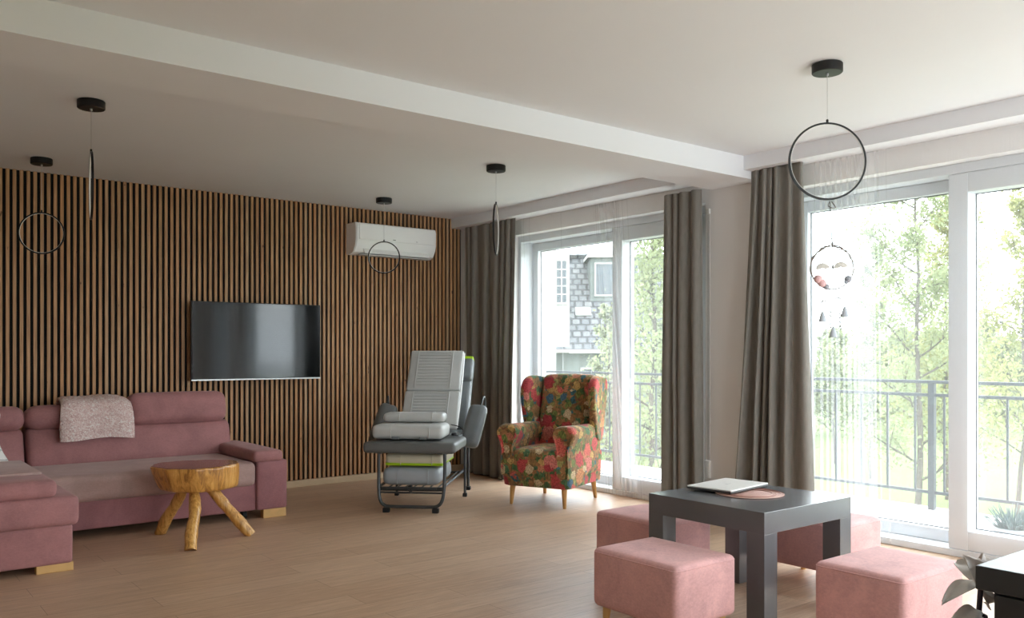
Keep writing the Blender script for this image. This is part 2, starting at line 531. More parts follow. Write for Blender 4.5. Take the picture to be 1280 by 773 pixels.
class MB:
    """collects shapes; build() links them as ONE mesh object"""

    def __init__(s):
        s.v, s.f, s.mi = [], [], []

    def add(s, vs, fs, mat=0, mx=None):
        b = len(s.v)
        s.v += [tuple(mx @ Vector(p)) if mx else tuple(p) for p in vs]
        s.f += [tuple(i + b for i in f) for f in fs]
        s.mi += [mat] * len(fs)
        return s

    def box(s, x0, x1, y0, y1, z0, z1, mat=0, bevel=0.0, mx=None, seg=2):
        bm = bmesh.new()
        bmesh.ops.create_cube(bm, size=1)
        for p in bm.verts:
            p.co = Vector(((x0 + x1) / 2 + p.co.x * (x1 - x0), (y0 + y1) / 2 + p.co.y * (y1 - y0), (z0 + z1) / 2 + p.co.z * (z1 - z0)))
        if bevel:
            bmesh.ops.bevel(bm, geom=list(bm.edges), offset=bevel, segments=seg, profile=0.5, affect='EDGES')
        bm.verts.index_update()
        s.add([p.co.copy() for p in bm.verts], [[q.index for q in f.verts] for f in bm.faces], mat, mx)
        bm.free()
        return s

    def soft(s, cx, cy, cz, hx, hy, hz, r, puff=(0, 0, 0), mat=0, mx=None, n=6, warp=None):
        """box with rounded edges and faces that swell by puff"""
        r = min(r, hx * .999, hy * .999, hz * .999)

        def ax(h):
            a = [-h, -h + .12 * r, -h + .45 * r]
            k = [(-h + r) + (2 * h - 2 * r) * i / n for i in range(n + 1)]
            return a + k + [h - .45 * r, h - .12 * r, h]
        A = [ax(hx), ax(hy), ax(hz)]
        H = (hx, hy, hz)
        vs, fs, key = [], [], {}

        def vert(p):
            k = tuple(round(q, 6) for q in p)
            if k in key:
                return key[k]
            inner = [max(-(H[i] - r), min(H[i] - r, p[i])) for i in range(3)]
            d = Vector([p[i] - inner[i] for i in range(3)])
            q = Vector(inner) + (d.normalized() * r if d.length > 1e-9 else d)
            u = [p[i] / H[i] for i in range(3)]
            for i in range(3):
                if puff[i]:
                    o = [j for j in range(3) if j != i]
                    q[i] += puff[i] * u[i] * (1 - u[o[0]] ** 2) * (1 - u[o[1]] ** 2)
            if warp:
                q = Vector(warp(q))
            vs.append((q.x + cx, q.y + cy, q.z + cz))
            key[k] = len(vs) - 1
            return key[k]
        for i in range(3):
            a, b = [j for j in range(3) if j != i]
            for sgn in (-1, 1):
                for ia in range(len(A[a]) - 1):
                    for ib in range(len(A[b]) - 1):
                        quad = []
                        for da, db in ((0, 0), (1, 0), (1, 1), (0, 1)):
                            p = [0, 0, 0]
                            p[i] = sgn * H[i]
                            p[a] = A[a][ia + da]
                            p[b] = A[b][ib + db]
                            quad.append(vert(p))
                        flip = (sgn < 0) != (i == 1)
                        fs.append(quad[::-1] if flip else quad)
        return s.add(vs, fs, mat, mx)

    def loft(s, rings, mat=0, mx=None, cap=True, closed=True):
        n = len(rings[0])
        vs = [p for r in rings for p in r]
        fs = []
        for i in range(len(rings) - 1):
            for j in range(n if closed else n - 1):
                k = (j + 1) % n
                fs.append((i * n + j, i * n + k, (i + 1) * n + k, (i + 1) * n + j))
        if cap:
            fs.append(tuple(range(n))[::-1])
            fs.append(tuple((len(rings) - 1) * n + j for j in range(n)))
        return s.add(vs, fs, mat, mx)

    def tube(s, pts, r, seg=10, mat=0, mx=None, closed=False, flat=None):
        pts = [Vector(p) for p in pts]
        n = len(pts)
        rad = r if isinstance(r, (list, tuple)) else [r] * n
        rings = []
        up = None
        for i in range(n):
            if closed:
                t = (pts[(i + 1) % n] - pts[i - 1]).normalized()
            else:
                t = (pts[min(i + 1, n - 1)] - pts[max(i - 1, 0)]).normalized()
            if up is None:
                up = Vector((0, 0, 1)) if abs(t.z) < 0.9 else Vector((1, 0, 0))
            a = (up - t * up.dot(t)).normalized()
            up = a
            b = t.cross(a)
            fa, fb = flat or (1, 1)
            rings.append([tuple(pts[i] + (a * math.cos(q) * fa + b * math.sin(q) * fb) * rad[i]) for q in [2 * math.pi * k / seg for k in range(seg)]])
        if closed:
            rings.append(rings[0])
            return s.loft(rings, mat, mx, cap=False)
        return s.loft(rings, mat, mx)

    def lathe(s, prof, seg=24, mat=0, mx=None):
        rings = [[(max(r, 1e-4) * math.cos(2 * math.pi * k / seg), max(r, 1e-4) * math.sin(2 * math.pi * k / seg), z) for k in range(seg)] for r, z in prof]
        return s.loft(rings, mat, mx)

    def build(s, name, mats, parent=None, smooth=False, angle=40, link=True):
        me = bpy.data.meshes.new(name)
        me.from_pydata(s.v, [], s.f)
        if not isinstance(mats, (list, tuple)):
            mats = [mats]
        for q in mats:
            me.materials.append(M[q])
        me.polygons.foreach_set('material_index', s.mi)
        if smooth:
            me.shade_smooth()
            if angle:
                try:
                    me.set_sharp_from_angle(angle=math.radians(angle))
                except Exception:
                    pass
        me.update()
        o = bpy.data.objects.new(name, me)
        COL.objects.link(o)
        if parent:
            o.parent = parent
        return o


def thing(name, label, cat, loc=(0, 0, 0), rz=0, group=None):
    o = bpy.data.objects.new(name, None)
    COL.objects.link(o)
    o.empty_display_size = 0.1
    o.location = loc
    o.rotation_euler = (0, 0, rz)
    return tag(o, label, cat, group)


def tag(o, label, cat, group=None):
    o['label'] = label
    o['category'] = cat
    if group:
        o['group'] = group
    return o


def struct(o):
    o['kind'] = 'structure'
    return o


def dup(root, loc, rz, label, group=None):
    r = root.copy()
    COL.objects.link(r)
    r.location = loc
    r.rotation_euler = (0, 0, rz)
    r['label'] = label
    if group:
        r['group'] = group
    for ch in list(root.children):
        c = ch.copy()
        COL.objects.link(c)
        c.parent = r
        for g in list(ch.children):
            d = g.copy()
            COL.objects.link(d)
            d.parent = c
    return r


def smooth_path(pts, n=8, closed=False):
    """Catmull-Rom through pts"""
    P = [Vector(p) for p in pts]
    out = []
    N = len(P)
    for i in range(N if closed else N - 1):
        p0 = P[i - 1] if (i > 0 or closed) else P[0]
        p1, p2 = P[i], P[(i + 1) % N]
        p3 = P[(i + 2) % N] if (closed or i + 2 < N) else P[-1]
        for k in range(n):
            t = k / n
            out.append(0.5 * ((2 * p1) + (p2 - p0) * t + (2 * p0 - 5 * p1 + 4 * p2 - p3) * t * t + (3 * p1 - p0 - 3 * p2 + p3) * t ** 3))
    if not closed:
        out.append(P[-1])
    return out


def seen(u, d, z=0.0):
    """a point d metres ahead along the direction of picture column u (used to lay out the garden)"""
    p = FWD * d + RGT * ((u - 640) / 1085.5 * d)
    return Vector((p.x, p.y, z))


# ------------------------------------------------------------------ room shell
X0, X1, Y0, Y1, H = -1.3, 5.30, -1.5, 7.57, 2.645
GX = 5.46      # window frame plane
W_OPEN = [(4.35, 6.80), (0.30, 3.75), (-1.35, -0.1)]
HEAD = 2.40

struct(MB().box(X0, 5.62, Y0, Y1, -0.2, 0).build('floor', 'floor_oak'))
struct(MB().box(X0 - .2, 5.65, Y0 - .2, Y1 + .2, H, H + 0.2).build('ceiling', 'ceiling_paint'))
wb = struct(MB().box(X0 - .2, 5.65, Y1 + 0.02, Y1 + .2, -.2, H).build('wall_back', 'plaster'))
struct(MB().box(X0 - .2, X0, Y0 - .2, Y1 + .02, -.2, H).build('wall_left', 'plaster'))
mb = MB()
mb.box(X0, 1.5, Y0 - .2, Y0, -.2, H).box(4.9, 5.65, Y0 - .2, Y0, -.2, H).box(1.5, 4.9, Y0 - .2, Y0, -.2, .1).box(1.5, 4.9, Y0 - .2, Y0, 2.4, H)
struct(mb.build('wall_front', 'plaster'))
mb = MB()
ys = [Y0] + [q for a, b in sorted(W_OPEN) for q in (a, b)] + [Y1 + .02]
for i in range(0, len(ys), 2):
    mb.box(X1, 5.65, ys[i], ys[i + 1], -.2, H)
for a, b in W_OPEN:
    mb.box(X1, 5.65, a, b, HEAD, H)
struct(mb.build('wall_right', 'plaster'))

# slat panelling on the back wall
mb = MB()
mb.box(X0, 5.235, Y1 - .003, Y1 + .02, 0.065, H, mat=1)
n0 = math.ceil(X0 / PITCH)
for k in range(n0, int(5.235 / PITCH)):
    x = k * PITCH
    mb.box(x + .0115, x + .0350, Y1 - .022, Y1 - .003, 0.065, H)
mb.build('slat_panelling', ['slat_wood', 'black_felt'], wb)
struct(MB().box(X0, 5.3, Y1 - .024, Y1 + .02, 0, 0.062, bevel=.003).build('baseboard_back', 'tan_slat_base'))
struct(MB().box(X1 - .012, X1, 3.755, 4.345, 0, .07, bevel=.003).box(X1 - .012, X1, -.095, .295, 0, .07, bevel=.003).build('baseboard_right', 'window_white'))
# soffit above the curtains, and the ceiling beam
struct(MB().box(5.10, X1 + .01, Y0, Y1 + .02, 2.545, H + .01).build('trim_1', 'ceiling_paint'))
struct(MB().box(X0, X1 + .01, 3.845, 4.285, 2.49, H + .01).build('trim_2', 'ceiling_paint'))


def sash(win, y0, y1, z0, z1, xf, xb, prof=.115, handle_y=None):
    """a door sash: four profiles in one frame, a pane, sometimes a handle"""
    mb = MB()
    mb.box(xf, xb, y0, y0 + prof, z0, z1, bevel=.006)
    mb.box(xf, xb, y1 - prof, y1, z0, z1, bevel=.006)
    mb.box(xf + .001, xb - .001, y0 + prof - .004, y1 - prof + .004, z0, z0 + prof, bevel=.006)
    mb.box(xf + .001, xb - .001, y0 + prof - .004, y1 - prof + .004, z1 - prof, z1, bevel=.006)
    f = mb.build('sash', 'window_white', win)
    xm = xb - .02
    MB().box(xm - .008, xm + .008, y0 + prof - .006, y1 - prof + .006, z0 + prof - .006, z1 - prof + .006).build('pane', 'pane_glass', f)
    g = MB()
    t = .006
    for a in ((xm - .014, xm - .008, y0 + prof - .001, y0 + prof + t, z0 + prof, z1 - prof), (xm - .014, xm - .008, y1 - prof - t, y1 - prof + .001, z0 + prof, z1 - prof),
              (xm - .014, xm - .008, y0 + prof, y1 - prof, z0 + prof - .001, z0 + prof + t), (xm - .014, xm - .008, y0 + prof, y1 - prof, z1 - prof - t, z1 - prof + .001)):
        g.box(*a)
    g.build('gasket', 'dark_steel', f)
    if handle_y is not None:
        h = MB().box(xf - .012, xf + .001, handle_y - .016, handle_y + .016, .96, 1.14, bevel=.004)
        h.box(xf - .05, xf - .008, handle_y - .01, handle_y + .01, 1.06, 1.08, bevel=.003)
        h.box(xf - .06, xf - .042, handle_y - .012, handle_y + .012, .90, 1.085, bevel=.006)
        h.build('handle', 'silver', f)


def window(n, y0, y1, split, inner_first):
    """split: y of the meeting stile; the sash on the -y side sits on the inner track"""
    w = bpy.data.objects.new(f'window_{n}', None)
    COL.objects.link(w)
    struct(w)
    mb = MB()
    mb.box(5.40, 5.648, y0, y0 + .045, 0, HEAD, bevel=.004).box(5.40, 5.648, y1 - .045, y1, 0, HEAD, bevel=.004)
    mb.box(5.401, 5.647, y0 + .04, y1 - .04, HEAD - .06, HEAD, bevel=.004)
    mb.box(5.401, 5.647, y0 + .04, y1 - .04, 0, .045, bevel=.004)
    mb.build('frame', 'window_white', w)
    sash(w, y0 + .045, split, .045, HEAD - .06, 5.41, 5.545, .12, handle_y=split - .06 if inner_first else None)
    sash(w, split - .06, y1 - .045, .045, HEAD - .06, 5.553, 5.625, .08)


window(1, *W_OPEN[0], 5.48, False)
window(2, *W_OPEN[1], 2.555, False)
window(3, *W_OPEN[2], -.7, False)
w4 = bpy.data.objects.new('window_4', None)  # unseen window behind the camera, added and widened to brighten the room
COL.objects.link(w4)
struct(w4)
mb = MB()
for x in (1.5, 2.61, 3.72, 4.83):
    mb.box(x, x + .07, Y0 - .15, Y0 - .05, .1, 2.4, bevel=.004)
mb.box(1.56, 4.84, Y0 - .149, Y0 - .051, .1, .17, bevel=.004).box(1.56, 4.84, Y0 - .149, Y0 - .051, 2.33, 2.4, bevel=.004)
fr = mb.build('frame', 'window_white', w4)
for x in (1.5, 2.61, 3.72):
    MB().box(x + .065, x + 1.12, Y0 - .105, Y0 - .095, .165, 2.335).build('pane', 'pane_glass', fr)

# roller shutter strap on the pier
o = thing('shutter_strap', 'narrow grey roller shutter strap running down the wall between the two windows', 'strap', (5.3, 4.318, 0))
MB().box(-.004, 0, -.012, .012, .40, 2.33).build('strap', 'strap_grey', o)
MB().box(-.014, 0, -.014, .014, 2.31, 2.35, bevel=.003).build('guide', 'white_plastic', o)
MB().box(-.026, 0, -.025, .025, .28, .42, bevel=.008).build('winder', 'white_plastic', o)

# ------------------------------------------------------------------ curtains


def curtain(name, mat, x, ty0, ty1, by0, by1, ztop, zbot, folds, amp_t, amp_b, seed, thick=.004, xb=None, samples=None, dens=None, waist=None, slant=None, warp=1.0):
    """hanging cloth: pleats with depth amp along x; dens = list of (y, sigma, weight) where the folds bunch"""
    rng = random.Random(seed)
    N = samples or folds * 14
    K = 22
    # parameter spacing: bunched where dens is high
    ts = np.linspace(0, 1, N)
    ph = np.zeros(N)
    pos = np.linspace(0, 1, N)
    wgt = np.ones(N)
    if dens:
        for c, s_, wv in dens:
            wgt += wv * np.exp(-((pos - c) / s_) ** 2)
    ph = np.cumsum(wgt)
    ph = (ph - ph[0]) / (ph[-1] - ph[0])
    # pos(t): resample so that the folds are even in arc
    tt = np.linspace(0, 1, N)
    pp = np.interp(tt, ph, pos)
    jit = [rng.uniform(-.8, .8) for _ in range(folds + 3)]
    am = [rng.uniform(.35, 1.2) for _ in range(folds + 3)]
    jit2 = [rng.uniform(-.5, .5) for _ in range(folds + 3)]
    ra = [rng.uniform(0, 6.28) for _ in range(4)]

    def pt(i, k, off):
        t, y = tt[i], pp[i]
        q = k / (K - 1)
        z = ztop + (zbot - ztop) * q
        ya = ty0 + (ty1 - ty0) * y
        yb = by0 + (by1 - by0) * y
        s_ = q ** 1.2 if waist is None else q
        yy = ya + (yb - ya) * s_
        if waist:
            yy += waist * math.sin(math.pi * q) * (0.5 - y) * 2
        if slant:
            yy += slant[2] * (q - .1) * math.exp(-((y - slant[0]) / slant[1]) ** 2)
        wq = .05 * math.sin(8.2 * t + ra[3] + .9 * q) + .02 * math.sin(17 * t + ra[0] - .7 * q)
        f = folds * max(0, min(1, t + wq * warp))
        fi = int(f)
        fr = f - fi
        jj = (jit[fi] * (1 - fr) + jit[fi + 1] * fr) * q + (jit2[fi] * (1 - fr) + jit2[fi + 1] * fr) * math.sin(3 * q + ra[0]) * .5
        a = (amp_t + (amp_b - amp_t) * min(1, q * 1.6)) * (am[fi] * (1 - fr) + am[fi + 1] * fr)
        xx = x + a * math.sin(2 * math.pi * (f + jj * .35)) + .10 * a * math.sin(4 * math.pi * f + ra[1] + q)
        if xb is not None:
            xx += (xb - x) * q
        yy += .12 * abs(by1 - by0) / max(folds, 1) * math.cos(2 * math.pi * f + ra[2])
        return (xx + off, yy, z)
    mb = MB()
    fr_ = [[pt(i, k, 0) for i in range(N)] for k in range(K)]
    if thick:
        bk = [[pt(i, k, thick) for i in range(N)] for k in range(K)]
        rings = [fr_[k] + bk[k][::-1] for k in range(K)]
        mb.loft(rings)
    else:
        mb.loft(fr_, cap=False, closed=False)
    return mb.build(name, mat, None, smooth=True, angle=80)


ZT = 2.544
o = curtain('curtain', 'drape_grey', 5.185, 6.56, 7.40, 6.62, 7.30, ZT, .012, 6, .016, .046, 3)
tag(o, 'dark grey curtain hanging in the corner beside the slatted wall, behind the reclining chair', 'curtain', 'floor length grey curtains')
o = curtain('curtain', 'drape_grey', 5.185, 4.30, 4.66, 4.30, 4.66, 2.488, .012, 4, .024, .050, 8)
tag(o, 'narrow dark grey curtain under the ceiling beam end, right of the floral armchair', 'curtain', 'floor length grey curtains')
o = curtain('curtain', 'drape_grey', 5.185, 3.42, 3.835, 3.34, 4.02, ZT, .012, 6, .020, .058, 21)
tag(o, 'taupe grey curtain flaring towards the floor, behind the charcoal table', 'curtain', 'floor length grey curtains')
o = curtain('sheer_curtain', 'sheer_voile', 5.276, 4.40, 6.62, 4.40, 6.66, ZT, .012, 44, .012, .018, 5, xb=5.375, thick=0, samples=1600, warp=.3, slant=(.44, .12, -.16), dens=[(.44, .09, 6), (.97, .04, 2), (.12, .04, 1.5), (.72, .03, 1.5)])
tag(o, 'white sheer curtain bunched in the middle, behind the floral armchair', 'sheer curtain', 'white sheer curtains')
o = curtain('sheer_curtain', 'sheer_voile', 5.276, .4, 3.50, .4, 3.54, ZT, .012, 28, .012, .018, 11, xb=5.375, thick=0, samples=1600, warp=.3, dens=[(.93, .045, 6), (.845, .034, 9), (.75, .012, 2), (.79, .01, 2), (.4, .03, 1.5)])
tag(o, 'white sheer curtain with long loose folds in front of the balcony railing', 'sheer curtain', 'white sheer curtains')

# ------------------------------------------------------------------ television
o = thing('television', 'black flat screen television mounted on the slatted wood wall', 'television', (2.976, 7.45, 1.345), math.radians(-0.5))
hw, hh = .588, .34
MB().box(-hw, hw, -.012, .02, -hh, hh, bevel=.004).box(-.35, .35, .02, .05, -.25, .2, bevel=.01).build('housing', 'black_plastic', o)
MB().box(-hw + .008, hw - .008, -.0145, -.010, -hh + .016, hh - .008).build('screen', 'tv_screen', o)
MB().box(-hw, hw, -.0155, -.012, -hh, -hh + .012, bevel=.001).build('bottom_trim', 'silver', o)
MB().box(-.2, .2, .045, .0975, -.2, .15, bevel=.004).build('wall_mount', 'black_metal', o)
MB().box(-.018, .018, -.0165, -.012, -hh + .001, -hh + .010, bevel=.001).build('badge', 'silver', o)

# ------------------------------------------------------------------ air conditioner
o = thing('air_conditioner', 'white wall mounted air conditioner high on the slatted wall', 'air conditioner', (4.34, 7.548, 2.185))
hw = .452


def acs(x, k=1.0):
    pr = [(0, .0), (-.10, .0), (-.15, .02), (-.19, .075), (-.205, .13), (-.205, .26), (-.195, .288), (-.18, .295), (0, .295)]
    return [(x, y * (1 if y == 0 else k), .15 + (z - .15) * (.96 + .04 * k)) for y, z in pr]


MB().loft([acs(-hw, .93), acs(-hw + .012), acs(hw - .03), acs(hw - .008, .95), acs(hw, .86)]).build('body', 'white_plastic', o, smooth=True, angle=25)
MB().box(-hw + .03, hw - .04, -.211, -.204, .132, .284, bevel=.003).build('front_panel', 'white_plastic', o)
mx = Matrix.Translation((0, -.172, .045)) @ Matrix.Rotation(math.radians(-36), 4, 'X')
MB().box(-hw + .09, hw - .09, -.006, .0, -.05, .05, bevel=.003, mx=mx).build('louvre', 'white_plastic', o)
MB().box(-hw + .07, hw - .07, -.14, -.06, -.006, .004, bevel=.002).build('outlet_grille', 'silver', o)
MB().box(-.06, -.03, -.2125, -.2105, .148, .154).build('badge', 'dark_steel', o)
MB().box(.20, .22, -.2125, -.2105, .150, .153).build('indicator', 'dark_steel', o)

# ------------------------------------------------------------------ sofa (L-shaped)
sofa = thing('corner_sofa', 'long dusty pink corner sofa with a grey mauve seat against the slatted wall', 'sofa', (1.4, 6.6, 0))
ox, oy = 1.4, 6.6


def sf(x0, x1, y0, y1, z0, z1, r=.03, puff=(0, 0, 0), mb=None, mx=None, n=6, warp=None):
    return (mb or MB()).soft((x0 + x1) / 2 - ox, (y0 + y1) / 2 - oy, (z0 + z1) / 2, (x1 - x0) / 2, (y1 - y0) / 2, (z1 - z0) / 2, r, puff, mx=mx, n=n, warp=warp)


sf(-.5, 2.50, 6.30, 7.42, .065, .28, .012).build('base', 'sofa_base_velvet', sofa, True)
sf(.2, 2.492, 6.265, 7.05, .25, .432, .045, (0, .006, .004), n=10).build('seat', 'seat_mauve', sofa, True)['label'] = 'grey mauve seat cover'


def back(x0, x1, z0=.40, z1=.685, y=6.98, lean=.10):
    def wp(q):
        return (q.x, q.y + lean * (q.z + (z1 - z0) / 2) / (z1 - z0), q.z)
    return sf(x0, x1, y, y + .30, z0, z1, .05, (0, .03, .008), warp=wp).build('back_cushion', 'sofa_velvet', sofa, True)


back(1.10, 2.585, z1=.70)
back(.40, 1.085, z1=.70)


def head(x0, x1, y0, y1, z0, z1, tilt):
    cx, cy, cz = (x0 + x1) / 2 - ox, (y0 + y1) / 2 - oy, (z0 + z1) / 2
    mx = Matrix.Translation((cx, cy, cz)) @ Matrix.Rotation(math.radians(tilt), 4, 'X')
    return MB().soft(0, 0, 0, (x1 - x0) / 2, (y1 - y0) / 2, (z1 - z0) / 2, .065, (.01, .015, .006), mx=mx).build('headrest', 'sofa_velvet', sofa, True)


head(1.80, 2.555, 7.05, 7.25, .675, .925, -10)
head(1.10, 1.79, 7.04, 7.28, .675, .850, -10)
head(.40, 1.085, 7.04, 7.28, .675, .850, -10)
# frame behind the backs, end arm
sf(-.5, 2.60, 7.28, 7.46, .25, .64, .03).build('back_frame', 'sofa_base_velvet', sofa, True)
a = sf(2.495, 2.735, 6.27, 7.40, .065, .435, .02, n=6).build('armrest', 'sofa_base_velvet', sofa, True)
sf(2.465, 2.70, 6.255, 7.20, .425, .51, .035, (0, 0, .008), n=6).build('arm_pad', 'sofa_velvet', a, True)
# chaise
sf(-.5, 1.085, 5.455, 6.5, .045, .27, .02).build('chaise_base', 'sofa_velvet', sofa, True)
sf(-.5, 1.115, 5.43, 6.45, .262, .432, .035, (.006, .008, 0)).build('chaise_seat', 'sofa_velvet', sofa, True)


def wp(q):
    return (q.x, q.y, q.z + .02 * (1 - math.exp(-((q.x - .75) ** 2) / .5)))


c = sf(-.5, 1.005, 5.44, 6.40, .425, .53, .04, (0, .004, .012), n=10).build('chaise_cushion', 'sofa_velvet', sofa, True)
MB().box(-.5 - ox, .97 - ox, 5.72 - oy, 6.42 - oy, .524, .548, bevel=.01).build('chaise_cover', 'seat_mauve', c, True)['label'] = 'grey mauve cover'
for fx0, fx1, fy, z1 in ((.90, 1.09, 5.47, .05), (2.55, 2.73, 6.285, .068), (.1, .28, 5.47, .05)):
    MB().box(fx0 - ox, fx1 - ox, fy - oy, fy + .06 - oy, 0, z1, bevel=.004).build('foot', 'foot_wood', sofa)
for fx in (-.4, 2.6):
    MB().box(fx - ox, fx + .08 - ox, 7.3 - oy, 7.38 - oy, 0, .068, bevel=.004).build('foot', 'foot_wood', sofa)
# castor under the seat front
MB().tube([(2.41 - ox, 6.36 - oy, .033), (2.44 - ox, 6.36 - oy, .033)], .033, 14).box(2.415 - ox, 2.435 - ox, 6.34 - oy, 6.38 - oy, .05, .07).build('castor', 'rubber', sofa)

# throw over the headrest
mb = MB()
rng = random.Random(4)
path = [(-.165, .60), (-.16, .70), (-.15, .79), (-.115, .855), (.0, .884), (.10, .874), (.162, .82), (.168, .74)]
pp = smooth_path([(0, y, z) for y, z in path], 5)
rings = []
NX = 30
for i, q in enumerate(pp):
    t = i / (len(pp) - 1)
    tan = (pp[min(i + 1, len(pp) - 1)] - pp[max(i - 1, 0)]).normalized()
    nrm = Vector((0, -tan.z, tan.y))
    if nrm.z < -0.2:
        nrm = -nrm
    f, b = [], []
    for k in range(NX + 1):
        s = k / NX
        x = -.235 + .47 * s + .012 * math.sin(5 * t + 1) * (1 if s > .5 else -1) + (.02 * (1 - t) * (s - .5))
        e = min(1, 6 * s, 6 * (1 - s))
        th = .014 + .018 * e ** .5 + .005 * math.sin(9 * s + 3 * t) + rng.uniform(-.004, .004)
        sag = .010 * math.sin(6 * s + 1)
        f.append(tuple(Vector((x, q.y, q.z - (sag if i == 0 else 0))) + nrm * th))
        b.append(tuple(Vector((x, q.y, q.z - (sag if i == 0 else 0)))))
    rings.append(f + b[::-1])
mb.loft(rings)
o = mb.build('throw_blanket', 'plush', None, True, 60)
o.location = (1.555, 7.145, 0.005)
tag(o, 'fluffy pale pink throw folded over the sofa headrest', 'blanket')

# cushion at the left edge
o = thing('cushion', 'white cushion with a faint grey print leaning on the pink sofa', 'cushion', (.70, 6.74, .437))
mx = Matrix.Translation((0, 0, .212)) @ Matrix.Rotation(math.radians(-26), 4, 'X') @ Matrix.Rotation(math.radians(-5), 4, 'Y')


def wpil(q):
    e = max(abs(q.x) / .24, abs(q.z) / .2)
    return (q.x * (1 - .24 * (1 - (q.z / .2) ** 2)), q.y * (1.0 - .75 * e ** 3), q.z * (1 - .08 * (1 - (q.x / .24) ** 2)))


MB().soft(0, 0, 0, .24, .06, .2, .05, (0, .03, 0), mx=mx, warp=wpil).build('cover', 'cushion_print', o, True)

# ------------------------------------------------------------------ log stool
o = thing('log_stool', 'rustic three legged stool with a thick log slab top on the floor before the sofa', 'stool', (1.93, 5.93, 0))
rng = random.Random(12)
NS = 56
rad = []
for k in range(NS):
    a = 2 * math.pi * k / NS
    r = .262 + .018 * math.cos(2 * a + .4) + .012 * math.sin(3 * a + 1) + .006 * math.sin(9 * a) + .004 * math.sin(17 * a + 2)
    rad.append(r)


def logring(z, k, dz=0):
    return [(rad[i] * k * math.cos(2 * math.pi * i / NS) + .028 * (.49 - z) / .16, rad[i] * k * math.sin(2 * math.pi * i / NS), z + dz * math.sin(2 * math.pi * i / NS * 3)) for i in range(NS)]


mb = MB()
zs = [(.330, .80), (.334, .86), (.35, .90), (.39, .94), (.43, .97), (.475, .995), (.488, .995), (.492, .975)]
mb.loft([logring(z, k) for z, k in zs])
top = mb.build('slab', 'log_side', o, True, 50)
MB().loft([logring(.4915, .974), logring(.4945, .968)]).build('top_face', 'log_top', top, True, 50)['label'] = 'polished brown top face'
base = Vector((1.93, 5.93, 0))
for (x, y), hx, hy, bend in (((1.772, 5.54), -.03, -.06, .012), ((1.775, 6.19), -.06, .03, .008), ((2.25, 5.765), .07, -.02, -.012)):
    e = Vector((x, y, 0)) - base
    p0 = Vector((hx, hy, .35))
    e2 = e + Vector((0, 0, .0))
    mid = (p0 + e2) / 2 + Vector((bend, -bend, .02))
    pts = smooth_path([p0, (p0 + mid) / 2 + Vector((.004, .003, 0)), mid, (mid + e2) / 2 + Vector((-.006, 0, .01)), e2], 5)
    n = len(pts)
    mb = MB()
    rr = [.035 - .002 * math.sin(5 * i / n * 3) + .0015 * math.sin(i * 1.7) + .004 * (i / n) for i in range(n)]
    mb.tube(pts, rr, 12)
    zz = min(p[2] for p in mb.v)
    mb.v = [(p[0], p[1], max(p[2], 0)) for p in mb.v]
    mb.build('leg', 'leg_log', o, True, 60)

# ------------------------------------------------------------------ reclining chair
RCX, RCY, RCA = 3.55, 5.81, math.radians(-44)
rc = thing('reclining_chair', 'grey vinyl reclining treatment chair on a dark tube frame, its footrest raised', 'chair', (RCX, RCY, 0), RCA)
MB().soft(-.005, .22, .508, .365, .29, .043, .03, (0, 0, .006)).build('leg_rest', 'dark_vinyl', rc, True)
MB().soft(0, .78, .515, .30, .27, .045, .03).build('seat', 'grey_vinyl', rc, True)
BR = math.radians(-33)
bmx = Matrix.Translation((0, 1.02, .55)) @ Matrix.Rotation(BR, 4, 'X')
MB().soft(0, 0, .335, .29, .045, .35, .04, (0, .012, 0), mx=bmx).build('backrest', 'grey_vinyl', rc, True)
hd = MB().soft(0, -.055, .60, .30, .045, .115, .035, (0, .01, 0), mx=bmx).build('head_pillow', 'grey_vinyl', rc, True)
MB().soft(0, -.05, .716, .29, .04, .02, .012, mx=bmx).build('lime_band', 'lime', hd, True)['label'] = 'lime green top edge of the head pillow'
for sx in (-1, 1):
    amx = Matrix.Translation((.35 if sx > 0 else -.44, .66, .485)) @ Matrix.Rotation(math.radians(11), 4, 'Y') @ Matrix.Rotation(math.radians(-34), 4, 'X')
    a = MB().soft(0, .02, .17, .082, .05, .205, .045, (.004, .006, 0), mx=amx @ Matrix.Rotation(math.radians(sx * -12), 4, 'Z')).build('armrest', 'grey_vinyl' if sx > 0 else 'dark_vinyl', rc, True)
    MB().tube(smooth_path([(sx * .385, .70, .52), (sx * .40, .80, .62), (sx * .43, .98, .84), (sx * .44, 1.04, .80), (sx * .42, 1.04, .62), (sx * .36, .98, .50)], 6), .009, 8).build('arm_bracket', 'dark_steel', a, True)
